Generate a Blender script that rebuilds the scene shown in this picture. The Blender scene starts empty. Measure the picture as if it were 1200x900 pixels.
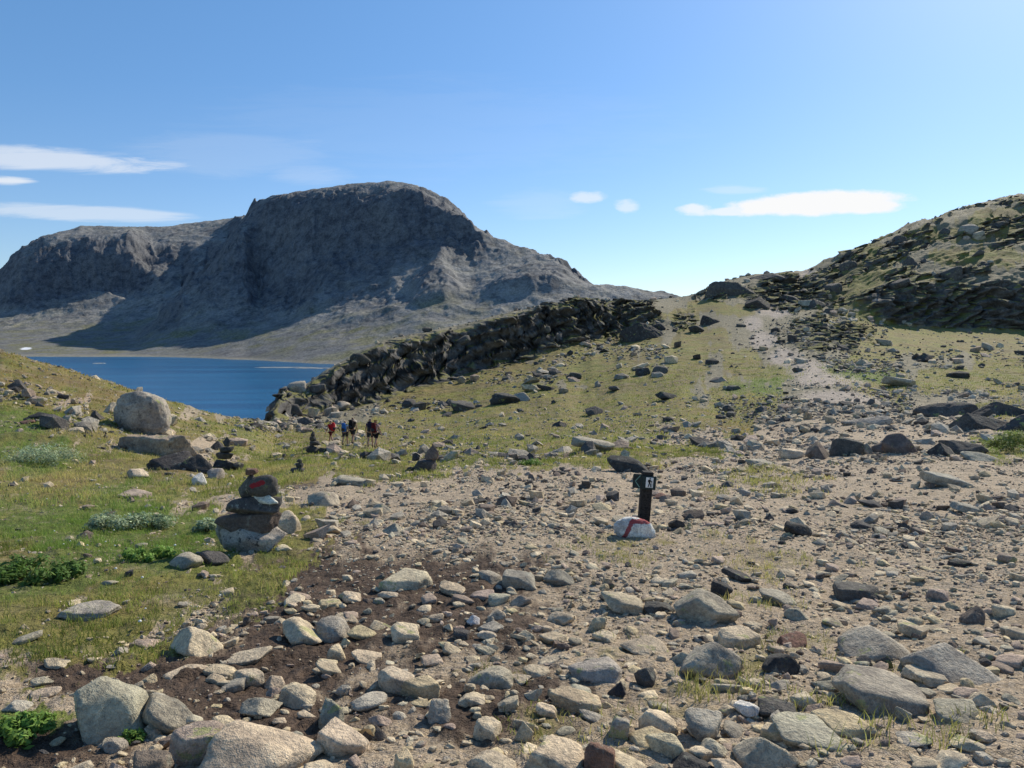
import bpy, math, random
import numpy as np
R = math.radians
rng = np.random.default_rng(7)
random.seed(7)
scene = bpy.context.scene
col = scene.collection

# ------------------------------------------------------------------ camera
FPX, PITCH, CAMZ = 906.0, R(3.79), 1.6
CP, SP = math.cos(PITCH), math.sin(PITCH)
def ray(px, py):
    r = (np.asarray(px, float) - 600) / FPX; u = (450 - np.asarray(py, float)) / FPX
    return r, CP + u * SP, -SP + u * CP
def z_at(px, py, Y):
    r, dy, dz = ray(px, py); return CAMZ + dz / dy * Y
cam_d = bpy.data.cameras.new('camera'); cam = bpy.data.objects.new('camera', cam_d); col.objects.link(cam)
cam.location = (0, 0, CAMZ); cam.rotation_euler = (math.pi / 2 - PITCH, 0, 0)
cam_d.sensor_width = 36; cam_d.lens = 36 * FPX / 1200; cam_d.clip_start = .05; cam_d.clip_end = 30000
scene.camera = cam

# ------------------------------------------------------------------ light
SUN_AZ, SUN_EL = R(38), R(35)            # azimuth to the right of the view direction (+y)
sl = bpy.data.lights.new('sun', 'SUN'); sl.energy = 5.0; sl.angle = R(.53); sl.color = (1, .92, .765)
so = bpy.data.objects.new('sun', sl); col.objects.link(so)
so.rotation_euler = (math.pi / 2 - SUN_EL, 0, -SUN_AZ + math.pi)

# ------------------------------------------------------------------ numpy noise
def _hash(ix, iy, iz, seed):
    h = (ix * 374761393 + iy * 668265263 + iz * 2147483647 + seed * 974634777) & 0xFFFFFFFF
    h = ((h ^ (h >> 13)) * 1274126177) & 0xFFFFFFFF
    h = ((h ^ (h >> 15)) * 2246822519) & 0xFFFFFFFF
    return (h ^ (h >> 16)) / 4294967295.0
def vnoise(x, y, z=None, seed=0):
    x = np.asarray(x, float); y = np.asarray(y, float)
    z = np.zeros_like(x) if z is None else np.asarray(z, float)
    ix, iy, iz = [np.floor(a).astype(np.int64) for a in (x, y, z)]
    fx, fy, fz = x - ix, y - iy, z - iz
    s = lambda t: t * t * t * (t * (t * 6 - 15) + 10)
    u, v, w = s(fx), s(fy), s(fz)
    def c(a, b, d): return _hash(ix + a, iy + b, iz + d, seed)
    lo = (c(0,0,0)*(1-u)+c(1,0,0)*u)*(1-v) + (c(0,1,0)*(1-u)+c(1,1,0)*u)*v
    if not np.any(fz): return lo * 2 - 1
    hi = (c(0,0,1)*(1-u)+c(1,0,1)*u)*(1-v) + (c(0,1,1)*(1-u)+c(1,1,1)*u)*v
    return (lo * (1 - w) + hi * w) * 2 - 1
def fbm(x, y, z=None, oct=4, seed=0, gain=.5):
    t = 0; a = 1; f = 1.; n = 0
    for i in range(oct):
        ca, sa = math.cos(i * .7), math.sin(i * .7)
        xx, yy = (x * ca - y * sa) * f, (x * sa + y * ca) * f
        t = t + a * vnoise(xx + 17.3 * i, yy - 9.1 * i, None if z is None else z * f + 3.7 * i, seed + i); n += a; a *= gain; f *= 2.03
    return t / n
def ridged(x, y, oct=5, seed=0, gain=.55):
    t = 0; a = 1; f = 1.; n = 0
    for i in range(oct):
        ca, sa = math.cos(i * .9), math.sin(i * .9)
        t = t + a * (1 - np.abs(vnoise((x * ca - y * sa) * f + 31 * i, (x * sa + y * ca) * f, None, seed + i)) * 2); n += a; a *= gain; f *= 2.1
    return t / n
def worley(x, y, seed=0):
    ix, iy = np.floor(x).astype(np.int64), np.floor(y).astype(np.int64)
    f1 = np.full(x.shape, 9.); f2 = np.full(x.shape, 9.); h = np.zeros(x.shape)
    o = np.zeros_like(ix)
    for a in (-1, 0, 1):
        for b in (-1, 0, 1):
            cx, cy = ix + a, iy + b
            d = np.hypot(cx + _hash(cx, cy, o, seed) - x, cy + _hash(cx, cy, o + 1, seed) - y)
            hh = _hash(cx, cy, o + 2, seed)
            f2 = np.where(d < f1, f1, np.minimum(f2, d)); h = np.where(d < f1, hh, h); f1 = np.minimum(f1, d)
    return f1, f2, h
def smooth(a, b, x):
    t = np.clip((x - a) / (b - a), 0, 1); return t * t * (3 - 2 * t)
def pchip(xs, ys, x):
    """monotone cubic through (xs, ys[k]) where ys may carry extra trailing axes"""
    xs = np.asarray(xs, float); ys = np.asarray(ys, float)
    h = np.diff(xs); hx = h.reshape((-1,) + (1,) * (ys.ndim - 1)); d = np.diff(ys, axis=0) / hx
    m = np.zeros_like(ys)
    if len(xs) > 2:
        w1 = 2 * hx[1:] + hx[:-1]; w2 = hx[1:] + 2 * hx[:-1]
        ok = d[1:] * d[:-1] > 0
        with np.errstate(divide='ignore', invalid='ignore'):
            m[1:-1] = np.where(ok, (w1 + w2) / (w1 / d[:-1] + w2 / d[1:]), 0)
    m[0] = d[0]; m[-1] = d[-1]
    i = np.clip(np.searchsorted(xs, x) - 1, 0, len(xs) - 2)
    sh = (-1,) + (1,) * (ys.ndim - 1)
    hh = h[i].reshape(sh); t = np.clip((x - xs[i]) / h[i], 0, 1).reshape(sh)
    return ((1+2*t)*(1-t)**2)*ys[i] + t*(1-t)**2*hh*m[i] + t*t*(3-2*t)*ys[i+1] + t*t*(t-1)*hh*m[i+1]

# ------------------------------------------------------------------ mesh helpers
def mesh_np(name, V, faces, smooth_sh=False, cols=None, mat=None):
    """V (n,3); faces: (m,3|4) int array or list of polygons"""
    me = bpy.data.meshes.new(name)
    V = np.ascontiguousarray(V, np.float32)
    if isinstance(faces, np.ndarray):
        n, k = faces.shape
        me.vertices.add(len(V)); me.vertices.foreach_set('co', V.ravel())
        me.loops.add(n * k); me.loops.foreach_set('vertex_index', np.ascontiguousarray(faces, np.int32).ravel())
        me.polygons.add(n); me.polygons.foreach_set('loop_start', np.arange(0, n * k, k, dtype=np.int32))
        me.update(calc_edges=True)
    else:
        me.from_pydata([tuple(v) for v in V], [], faces); me.update()
    me.polygons.foreach_set('use_smooth', np.full(len(me.polygons), smooth_sh))
    for cn, c in (cols or {}).items():
        at = me.color_attributes.new(cn, 'FLOAT_COLOR', 'POINT')
        a = np.ones((len(V), 4), np.float32); a[:, :c.shape[1]] = c
        at.data.foreach_set('color', a.ravel())
    if mat: me.materials.append(mat)
    me.validate()
    return me
def link(name, me, parent=None, loc=None):
    o = bpy.data.objects.new(name, me); col.objects.link(o)
    if parent: o.parent = parent
    if loc is not None: o.location = loc
    return o
def tag(o, label=None, cat=None, group=None, kind=None):
    for k, v in (('label', label), ('category', cat), ('group', group), ('kind', kind)):
        if v: o[k] = v
    return o
def empty(name, loc, rz=0):
    o = bpy.data.objects.new(name, None); col.objects.link(o); o.location = loc; o.rotation_euler.z = rz
    o.empty_display_size = .1; return o

# ------------------------------------------------------------------ materials
class NT:
    def __init__(s, name):
        s.m = bpy.data.materials.new(name); s.m.use_nodes = True; s.t = s.m.node_tree; s.t.nodes.clear()
        s.out = s.n('ShaderNodeOutputMaterial'); s.b = s.n('ShaderNodeBsdfPrincipled')
        s.l(s.b.outputs[0], s.out.inputs[0]); s.b.inputs['Specular IOR Level'].default_value = .25
        s.b.inputs['Roughness'].default_value = .9
    def n(s, ty, **kw):
        nd = s.t.nodes.new(ty)
        for k, v in kw.items(): setattr(nd, k, v)
        return nd
    def l(s, a, b): s.t.links.new(a, b)
    def pos(s): return s.n('ShaderNodeNewGeometry').outputs['Position']
    def scale(s, vec, sc):
        v = s.n('ShaderNodeVectorMath', operation='MULTIPLY'); s.l(vec, v.inputs[0]); v.inputs[1].default_value = sc; return v.outputs[0]
    def noise(s, vec, sc, det=5, rough=.6, dist=0):
        nd = s.n('ShaderNodeTexNoise'); s.l(vec, nd.inputs['Vector'])
        nd.inputs['Scale'].default_value = sc; nd.inputs['Detail'].default_value = det
        nd.inputs['Roughness'].default_value = rough; nd.inputs['Distortion'].default_value = dist
        return nd.outputs[0]
    def vor(s, vec, sc, feat='F1', out='Distance'):
        nd = s.n('ShaderNodeTexVoronoi', feature=feat); s.l(vec, nd.inputs['Vector']); nd.inputs['Scale'].default_value = sc
        return nd.outputs[out]
    def rng(s, v, a, b, c=0., d=1., sm=True):
        nd = s.n('ShaderNodeMapRange', interpolation_type='SMOOTHSTEP' if sm else 'LINEAR'); s.l(v, nd.inputs[0])
        for i, q in enumerate((a, b, c, d)): nd.inputs[i + 1].default_value = q
        return nd.outputs[0]
    def math(s, op, a, b=None, clamp=False):
        nd = s.n('ShaderNodeMath', operation=op, use_clamp=clamp)
        for i, q in enumerate((a, b)):
            if q is None: continue
            if isinstance(q, (int, float)): nd.inputs[i].default_value = q
            else: s.l(q, nd.inputs[i])
        return nd.outputs[0]
    def mix(s, f, a, b, mode='MIX'):
        nd = s.n('ShaderNodeMix', data_type='RGBA', blend_type=mode, clamp_factor=True)
        for i, q in ((0, f), (6, a), (7, b)):
            if isinstance(q, (int, float)): nd.inputs[i].default_value = q
            elif isinstance(q, tuple): nd.inputs[i].default_value = (*q, 1)
            else: s.l(q, nd.inputs[i])
        return nd.outputs[2]
    def attr(s, name, out='Color'):
        nd = s.n('ShaderNodeAttribute', attribute_name=name); return nd.outputs[out]
    def sep(s, c):
        nd = s.n('ShaderNodeSeparateColor'); s.l(c, nd.inputs[0]); return nd.outputs
    def base(s, c):
        if isinstance(c, tuple): s.b.inputs['Base Color'].default_value = (*c, 1)
        else: s.l(c, s.b.inputs['Base Color'])
    def bump(s, h, st=.5, dist=.02, prev=None):
        nd = s.n('ShaderNodeBump'); nd.inputs['Strength'].default_value = st; nd.inputs['Distance'].default_value = dist
        s.l(h, nd.inputs['Height'])
        if prev: s.l(prev, nd.inputs['Normal'])
        s.l(nd.outputs[0], s.b.inputs['Normal']); return nd.outputs[0]

def rock_material(name, src, fine=1.0, lichen=1.0, paint=None):
    """src 'object' reads the object colour, 'col' the colour attribute; fine scales the texture"""
    t = NT(name); p = t.pos()
    c = t.n('ShaderNodeObjectInfo').outputs['Color'] if src == 'object' else t.attr('col')
    n1 = t.noise(p, 5 * fine, 6, .65); n2 = t.noise(p, 38 * fine, 4, .7); n3 = t.noise(p, 150 * fine, 2, .6)
    c = t.mix(1, c, t.mix(t.rng(n1, .3, .7), (.62, .61, .62), (1.22, 1.2, 1.14)), 'MULTIPLY')
    c = t.mix(1, c, t.mix(t.rng(n2, .3, .7), (.72, .72, .73), (1.2, 1.2, 1.19)), 'MULTIPLY')
    if lichen:
        d = t.noise(p, 11 * fine, 7, .72)
        c = t.mix(t.math('MULTIPLY', t.rng(d, .56, .62), .75 * lichen), c, (.075, .075, .07))
        d2 = t.noise(t.scale(p, (1.3, -1.1, .9)), 7 * fine, 8, .75)
        c = t.mix(t.math('MULTIPLY', t.rng(d2, .58, .63), .6 * lichen), c, (.40, .41, .33))
        d3 = t.noise(t.scale(p, (-.8, 1.2, 1.1)), 4.5 * fine, 7, .7)
        c = t.mix(t.math('MULTIPLY', t.rng(d3, .61, .65), min(1, 1.1 * lichen)), c, (.34, .37, .12))
    if paint: c = paint(t, c)
    c = t.mix(1, c, t.mix(t.rng(n3, .3, .7), (.85, .85, .85), (1.14, 1.14, 1.14)), 'MULTIPLY')
    t.base(c)
    h = t.math('ADD', t.math('MULTIPLY', n2, .8), t.math('ADD', t.math('MULTIPLY', n3, .25), t.math('MULTIPLY', n1, 1.6)))
    t.bump(h, .8, .035 / fine)
    return t.m
M = {}
M['rock'] = rock_material('weathered_rock', 'object', 1, .55)
M['boulder'] = rock_material('boulder_rock', 'object', .3, .8)
M['crag'] = rock_material('crag_rock', 'object', .09, .5)
M['gravel'] = rock_material('gravel_rock', 'col', 1.4, .2)
M['rubble'] = rock_material('rubble_rock', 'col', .2, .5)
def simple(name, c, rough=.8, spec=.25, var=.25, sc=30, metal=0):
    t = NT(name); n = t.noise(t.pos(), sc, 5, .6)
    t.base(t.mix(t.rng(n, .3, .7), tuple(x * (1 - var) for x in c), tuple(min(1, x * (1 + var)) for x in c)))
    t.b.inputs['Roughness'].default_value = rough; t.b.inputs['Specular IOR Level'].default_value = spec; t.b.inputs['Metallic'].default_value = metal
    t.bump(n, .15, .005); return t.m
def leaf_mat(name, src='col', trans=.25):
    t = NT(name); c = t.attr(src)
    n = t.noise(t.pos(), 3, 3); c = t.mix(1, c, t.mix(t.rng(n, .3, .7), (.8, .8, .8), (1.2, 1.2, 1.2)), 'MULTIPLY')
    t.base(c); t.b.inputs['Roughness'].default_value = .7
    tr = t.n('ShaderNodeBsdfTranslucent'); t.l(c, tr.inputs[0]); mx = t.n('ShaderNodeMixShader'); mx.inputs[0].default_value = trans
    t.l(t.b.outputs[0], mx.inputs[1]); t.l(tr.outputs[0], mx.inputs[2]); t.l(mx.outputs[0], t.out.inputs[0]); return t.m
M['grass'] = leaf_mat('grass_blades', trans=.4)
M['leaf'] = leaf_mat('willow_leaves', trans=.3)

# ------------------------------------------------------------------ near terrain: columns of (depth, picture row) control points
LK = -55.0
def zc(px, pts):
    return [(Y, z_at(px, v, Y) if k == 'p' else v) for (k, Y, v) in pts]
P = lambda *a: [('p', a[i], a[i + 1]) for i in range(0, len(a), 2)]
Zz = lambda *a: [('z', a[i], a[i + 1]) for i in range(0, len(a), 2)]
NEARF = lambda px: [('z', .4, -.05), ('z', 2, -.2), ('z', 3.4, -.34), ('p', 5, 771)]
DROP = Zz(290, -66, 420, -75)
cols_def = {
 -900: P(8,665, 12,600, 20,540, 35,470, 50,420, 70,400, 85,400) + DROP,
 -300: P(8,665, 12,608, 18,556, 25,512, 35,462, 45,425, 58,400, 72,404) + DROP,
 0:   P(8,668, 12,614, 18,563, 25,524, 35,478, 45,442, 56,413, 66,420) + DROP,
 70:  P(8,668, 12,615, 18,567, 25,532, 35,490, 45,459, 54,434, 64,440) + DROP,
 150: P(8,668, 12,617, 18,572, 25,541, 35,507, 45,480, 53,461, 62,466) + DROP,
 215: P(8,667, 12,616, 18,574, 25,545, 35,516, 45,495, 57,477, 66,481) + DROP,
 300: P(8,666, 12,613, 18,575, 25,552, 35,532, 45,515, 57,500, 68,491, 78,494) + DROP,
 325: P(8,665, 12,611, 18,573, 25,551, 35,534, 45,523, 57,514, 70,503, 84,491, 90,486, 94,466, 98,463, 110,468) + DROP,
 350: P(8,664, 12,609, 18,572, 25,550, 35,535, 45,527, 57,520, 72,505, 90,490, 98,484, 103,457, 110,452, 124,460) + DROP,
 400: P(8,663, 12,606, 18,568, 25,549, 35,536, 45,530, 57,522, 74,504, 95,488, 107,480, 113,428, 121,423, 138,432) + DROP,
 450: P(8,662, 12,603, 18,565, 25,547, 35,535, 45,529, 57,522, 78,503, 103,481, 117,469, 123,405, 131,400, 150,412) + DROP,
 530: P(8,662, 12,602, 18,563, 25,544, 35,531, 45,524, 57,517, 80,497, 115,464, 134,438, 140,388, 149,382, 170,396) + DROP,
 600: P(8,662, 12,601, 18,564, 25,546, 35,533, 45,523, 57,513, 80,492, 120,450, 144,424, 150,371, 160,366, 180,380) + DROP,
 680: P(8,662, 12,601, 18,563, 25,544, 35,530, 45,519, 57,508, 80,488, 135,430, 160,396, 166,356, 176,353, 200,370) + DROP,
 730: P(8,662, 12,600, 18,563, 25,543, 35,527, 45,513, 57,500, 80,478, 140,415, 174,388, 181,362, 192,354, 212,358) + Zz(290,-40,420,-60),
 800: P(8,662, 12,600, 20,556, 30,533, 40,518, 60,490, 80,467, 110,437, 140,410, 170,385, 200,357, 215,349) + Zz(260,6,420,-10),
 850: P(8,662, 12,600, 20,556, 30,532, 40,516, 60,487, 80,464, 110,432, 140,405, 170,378, 200,350, 220,334, 235,330) + Zz(280,14,420,5),
 885: P(8,662, 12,600, 20,556, 30,531, 40,514, 60,484, 80,461, 110,429, 140,403, 170,375, 203,346, 222,327, 235,322) + Zz(280,17,420,10),
 940: P(8,662, 12,600, 20,556, 30,530, 40,512, 60,481, 80,458, 110,426, 140,400, 172,373, 205,348, 232,328, 250,321) + Zz(290,20,420,15),
 1000: P(8,662, 12,600, 20,555, 30,528, 40,510, 60,478, 80,455, 110,425, 145,397, 172,374, 186,346, 212,318, 245,290) + Zz(290,29,420,30),
 1050: P(8,661, 12,599, 20,553, 30,526, 40,508, 60,476, 80,455, 110,427, 150,399, 177,380, 187,338, 220,300, 255,268) + Zz(300,36,420,40),
 1100: P(8,661, 12,599, 20,552, 30,524, 40,505, 60,475, 80,454, 110,428, 150,401, 176,382, 186,336, 220,288, 260,248) + Zz(310,44,420,50),
 1200: P(8,660, 12,598, 20,550, 30,521, 40,502, 60,474, 80,454, 110,428, 150,403, 173,385, 183,333, 222,272, 270,225) + Zz(320,56,420,60),
 1500: P(8,658, 12,595, 20,545, 30,514, 40,493, 60,465, 80,443, 110,418, 150,393, 173,372, 186,310, 225,225, 290,160) + Zz(340,80,420,90),
 2100: P(8,655, 12,590, 20,538, 30,505, 40,480, 60,450, 80,425, 110,398, 150,368, 190,290, 240,180, 300,120) + Zz(340,98,420,100),
}
tY = np.sort(np.concatenate([np.linspace(math.log(.45), math.log(400), 860), np.linspace(math.log(98), math.log(238), 640) + 1.7e-4]))
NR = len(tY)
Yr = np.exp(tY)
s_c = np.linspace(-.74, .74, 840)
s_o = np.geomspace(.745, 2.6, 70)
S = np.concatenate([-s_o[::-1], s_c, s_o])
def densify(tab, step):
    """extra columns between neighbours built alike, so that a cliff runs on instead of stepping"""
    out = dict(tab); ks = sorted(tab)
    for a, b in zip(ks[:-1], ks[1:]):
        A, B = tab[a], tab[b]
        if len(A) != len(B) or any(p[0] != q[0] or abs(p[1] - q[1]) > .13 * max(p[1], q[1]) for p, q in zip(A, B)): continue
        n = int((b - a) / step)
        for i in range(1, n):
            f = i / n; out[a + (b - a) * f] = [(p[0], p[1] * (1 - f) + q[1] * f, p[2] * (1 - f) + q[2] * f) for p, q in zip(A, B)]
    return out
cols_def = densify(cols_def, 7)
ctrl_s, ctrl_z = [], []
for px in sorted(cols_def):
    pts = zc(px, NEARF(px) + cols_def[px])
    ctrl_s.append((px - 600) / FPX); ctrl_z.append(pchip(np.log([q[0] for q in pts]), [q[1] for q in pts], tY))
Zb = pchip(np.array(ctrl_s), np.array(ctrl_z), np.clip(S, ctrl_s[0], ctrl_s[-1]))     # (ns, NR)
SS, YY = np.meshgrid(S, Yr, indexing='ij'); XX = SS * YY
def proj(X, Y, Z):
    dz = Z - CAMZ; f = Y * CP - dz * SP; u = Y * SP + dz * CP
    return 600 + FPX * X / f, 450 - FPX * u / f
PX, PY = proj(XX, YY, Zb)

def blobs(lst, warp=1.0, soft=.35):
    """zones of the ground, as soft ellipses (picture cx, cy, rx, ry), edges broken by noise"""
    w = (fbm(XX / (.045 * YY + .25), YY / (.06 * YY + .35), oct=3, seed=91) * .6 + fbm(XX / (.012 * YY + .06), YY / (.02 * YY + .1), oct=5, seed=92, gain=.65) * .75) * warp
    m = np.zeros(PX.shape)
    for (cx, cy, rx, ry) in lst:
        d = np.hypot((PX - cx) / rx, (PY - cy) / ry) + w
        m = np.maximum(m, 1 - smooth(1 - soft, 1 + soft, d))
    return m
near = PY > 470
# grass, mud, path, lush green, reddish scrub
gL = blobs([(60,640,260,70),(20,570,260,60),(120,560,180,40),(20,720,190,55),(170,690,150,45),(330,610,60,28),(-200,650,260,190),(60,500,150,30),(260,560,110,22),(60,452,110,26),(20,432,70,18),(150,480,60,18),(250,500,70,12)])
gM = blobs([(330,515,90,18),(440,540,120,22),(560,518,130,26),(700,500,110,26),(820,490,60,18),(760,530,110,10),(620,470,60,16),(660,490,120,22),(560,485,110,16),(740,470,90,18),(640,415,50,10),(470,505,120,14),(790,372,40,12),(740,392,60,12),(700,400,60,10),(830,360,30,10),(810,410,60,14),(720,425,80,14),(650,440,80,12),(580,455,70,10),(808,436,44,34),(800,410,30,26),(790,470,50,20),(870,345,24,8),(760,450,70,14),(500,482,60,8),(500,470,70,10),(600,435,75,12),(560,455,80,10),
            (860,470,60,26),(700,440,90,14),(780,420,80,12),(900,440,40,14),(870,425,30,16),(860,490,30,30),(740,400,60,10),(820,395,40,16),(700,545,60,8)])
gR = blobs([(1060,450,90,18),(1160,440,110,22),(1080,395,140,16),(1190,480,60,14),(1010,375,50,9),(960,350,60,12),(1060,325,60,14),(1130,300,70,14),(1000,330,60,12),(1190,520,40,18),(900,345,40,14),(860,365,30,10),
            (1100,275,60,10),(1180,260,60,14),(1040,300,40,12),(1000,435,40,12),(1100,405,130,18),(1120,445,130,18),(1040,385,90,10),(1180,420,80,26)], .95)
gS = blobs([(900,570,60,14),(760,640,80,14),(880,700,60,14),(900,770,60,20),(830,815,60,20),(980,830,80,24),(1060,790,60,14),(700,850,60,18),(1080,860,90,20),(720,770,40,14),(560,790,40,10),(960,745,50,14),(1010,870,60,20),(760,880,50,14),(640,870,40,16),(900,660,50,12)], 1.5) * .62
GR = np.clip(np.maximum.reduce([gL, gM * .95, gR * .9, gS]), 0, 1)
lush = blobs([(120,610,130,34),(40,680,120,22),(150,650,110,22),(40,535,60,16),(30,850,50,20),(20,500,50,14),(1010,440,40,8),(900,455,50,10),(1195,515,40,18)])
MUD = blobs([(420,690,190,55),(350,760,150,60),(540,680,110,40),(470,730,150,50),(40,885,120,28),(230,790,110,30),(560,830,130,40),(300,840,110,50),(110,790,80,20)], 1.0)
MUD = MUD * (1 - .75 * gS)
mud2 = blobs([(430,520,30,7),(440,535,60,7),(300,545,60,8),(340,570,40,8),(420,548,50,6),(640,540,60,6),(870,490,50,6)], 1.2) * .8
PATH = blobs([(882,380,12,9),(896,400,15,12),(918,422,19,12),(945,438,24,10),(970,451,40,8),(938,347,16,10),(908,364,22,10),(945,328,12,9),(985,470,50,8)], .7)
RED = blobs([(60,445,90,22),(110,470,80,16),(30,425,60,12),(860,500,50,6),(1150,500,60,8)], 1.3) * .42
# crag mask from the slope of the base shape
gy = np.gradient(Zb, axis=1) / np.gradient(YY, axis=1)
gx = np.gradient(Zb, axis=0) / np.gradient(XX, axis=0)
SL = np.hypot(gx, gy)
fc = smooth(75, 95, YY)
crag = smooth(.42, .9, gy) * fc * (YY < 300)
k = 14                                  # widen the mask a little
for ax in (0, 1):
    acc = 0
    for d in range(-k, k + 1): acc = np.maximum(acc, np.roll(crag, d, ax) * (1 - abs(d) / (k + 1) * .8))
    crag = acc
hill = smooth(172, 190, YY) * smooth(.30, .42, SS) * (YY < 330)
hillrock = hill * smooth(-.02, .16, fbm((XX + .5 * YY) / 26, (YY - .6 * XX) / 9, oct=5, seed=5, gain=.6) - .02)
outc = blobs([(318,478,40,16),(345,468,36,18),(905,345,50,20),(840,345,30,12),(760,378,60,22),(700,365,60,22),(640,385,50,18),(740,350,60,14),(960,395,40,18),(1160,480,80,12)], 1.2)
ROCK = np.clip(np.maximum.reduce([crag, hillrock * .9, outc * (YY > 55)]), 0, 1)
Zn = Zb.copy()
# general roughness grows with distance; finer lumps close up
amp = np.clip(YY * .012, .03, 1.1)
Zn += amp * fbm(XX / (YY * .09 + .8), YY / (YY * .12 + .8), oct=5, seed=1) * .8
nearm = 1 - smooth(14, 30, YY)
Zn += nearm * (.035 * fbm(XX * 2.2, YY * 2.2, oct=5, seed=3) + (.03 + .03 * MUD) * np.abs(fbm(XX * 6, YY * 6, oct=4, seed=13)) - .012)
Zn += nearm * GR * .05 * np.abs(fbm(XX * 3.1, YY * 3.1, oct=3, seed=23))
mids = smooth(14, 30, YY) * (1 - smooth(120, 200, YY))
Zn += mids * .22 * np.maximum(fbm(XX * .8, YY * .8, oct=4, seed=33), 0)
# blocky crags
f1, f2, hh = worley(XX / 3.6 + .4 * fbm(XX / 3, YY / 3, oct=2, seed=8), YY / 5.5, 4)
g1, g2, hg = worley(XX / 1.3, YY / 1.8, 14)
blk = (hh - .45) * 3.4 * smooth(0, .18, f2 - f1) + (hg - .5) * 1.5 * smooth(0, .15, g2 - g1)
blk += 1.4 * ridged(XX / 7, YY / 7, 5, 77) - .5
Zn += ROCK * (blk * np.where(crag > .3, .20, .30) + 1.5 * crag * fbm(XX / 15, YY / 10, oct=4, seed=78, gain=.55)) * np.clip(YY / 150, .25, 1.25)
Zn += hill * 1.9 * (ridged((XX + .5 * YY) / 30, (YY - .6 * XX) / 11, 5, 41) - .35)
del f1, f2, hh, g1, g2, hg
PX, PY = proj(XX, YY, Zn)
# quick height lookup on the finished grid
_si = np.arange(len(S))
def H(x, y):
    x = np.asarray(x, float); y = np.asarray(y, float)
    i = np.interp(x / y, S, _si); j = np.interp(np.log(np.clip(y, .46, 399)), tY, np.arange(NR))
    i0 = np.clip(np.floor(i).astype(int), 0, len(S) - 2); j0 = np.clip(np.floor(j).astype(int), 0, NR - 2); a = i - i0; b = j - j0
    return (Zn[i0,j0]*(1-a)+Zn[i0+1,j0]*a)*(1-b) + (Zn[i0,j0+1]*(1-a)+Zn[i0+1,j0+1]*a)*b
def samp(A, x, y):
    i = np.clip(np.rint(np.interp(x / y, S, _si)).astype(int), 0, len(S) - 1)
    j = np.clip(np.rint(np.interp(np.log(np.clip(y, .46, 399)), tY, np.arange(NR))).astype(int), 0, NR - 1); return A[i, j]
def ground_at(px, py):
    """first point of the terrain seen along the ray through a picture point"""
    r, dy, dz = ray(px, py); y = np.exp(np.linspace(math.log(1.), math.log(395), 3000))
    z = CAMZ + dz / dy * y; g = H(r / dy * y, y); hit = np.nonzero(g >= z)[0]
    i = hit[0] if len(hit) else len(y) - 1
    return float(r / dy * y[i]), float(y[i]), float(H(r / dy * y[i], y[i]))

# crag faces also break sideways and forwards, in ledges
Xm, Ym = XX.copy(), YY.copy(); kk = (ROCK > .02) & (YY > 70) & (YY < 300) & (np.abs(SS) < .9)
qx, qy, qz = XX[kk], YY[kk], (Zn - .25 * XX)[kk]; push = ROCK[kk] * np.clip(qy / 150, .4, 1.2)
led = ((qz - .22 * qx) / 2.4 + 1.2 * fbm(qx / 9, qy / 9, oct=2, seed=302)) % 1
Xm[kk] += push * 1.8 * fbm(qx / 2.4 + 40, qy / 5, qz / 1.8, 3, 303, .6)
Ym[kk] += push * (3.4 * fbm(qx / 3.2, qy / 6, qz / 2.2, 4, 301, .6) - 2.6 * smooth(.1, .9, led))
I = np.arange(len(S) * NR).reshape(len(S), NR)
F4 = np.stack([I[:-1,:-1], I[1:,:-1], I[1:,1:], I[:-1,1:]], -1).reshape(-1, 4)
c1 = np.stack([np.maximum.reduce([gL, gM * .95, gR * .9, gS * .68]), MUD + mud2, np.clip(PATH, 0, 1)], -1).reshape(-1, 3)
c2 = np.stack([ROCK, lush, RED], -1).reshape(-1, 3)
c3 = np.stack([smooth(38, 75, YY) , gS, nearm], -1).reshape(-1, 3)

t = NT('mountain_ground'); p = t.pos()
a1 = t.sep(t.attr('zone')); a2 = t.sep(t.attr('zone_b'))
nb = t.noise(p, .35, 6, .65); nm = t.noise(p, 2.6, 6, .65); nf = t.noise(p, 22, 5, .7); nff = t.noise(p, 90, 3, .6)
dirt = t.mix(t.rng(nm, .3, .7), (.30, .222, .140), (.53, .41, .275))
dirt = t.mix(t.rng(nf, .35, .7), dirt, (.64, .50, .345))
vc = t.vor(p, 34, out='Color'); peb = t.sep(vc)[0]
dirt = t.mix(t.math('MULTIPLY', t.rng(peb, .55, .75), .65), dirt, t.mix(t.sep(vc)[1], (.26, .215, .17), (.52, .43, .33)))
a3 = t.sep(t.attr('zone_c'))
dirt = t.mix(t.math('MULTIPLY', a3[0], .9), dirt, t.mix(t.rng(nm, .3, .7), (.16, .145, .085), (.27, .24, .165)))
mudc = t.mix(t.rng(nf, .3, .7), (.045, .029, .020), (.125, .083, .056))
mudc = t.mix(t.rng(nm, .4, .75), mudc, (.19, .128, .088))
c = t.mix(a1[1], dirt, mudc)
gcol = t.mix(t.rng(nm, .3, .7), (.17, .19, .035), (.30, .275, .07))
gcol = t.mix(t.rng(nb, .35, .7), gcol, (.29, .21, .075))
nv = t.noise(p, .11, 7, .72)
gcol = t.mix(t.math('MULTIPLY', t.rng(nv, .46, .6), .75), gcol, t.mix(t.rng(nf, .3, .7), (.15, .115, .05), (.27, .205, .10)))
gcol = t.mix(t.math('MULTIPLY', t.rng(nv, .46, .36), .6), gcol, t.mix(t.rng(nf, .3, .7), (.10, .125, .03), (.20, .215, .05)))
gcol = t.mix(t.math('MULTIPLY', t.rng(t.noise(p, 7, 5, .7), .5, .68), .6), gcol, (.07, .055, .025))
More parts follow.
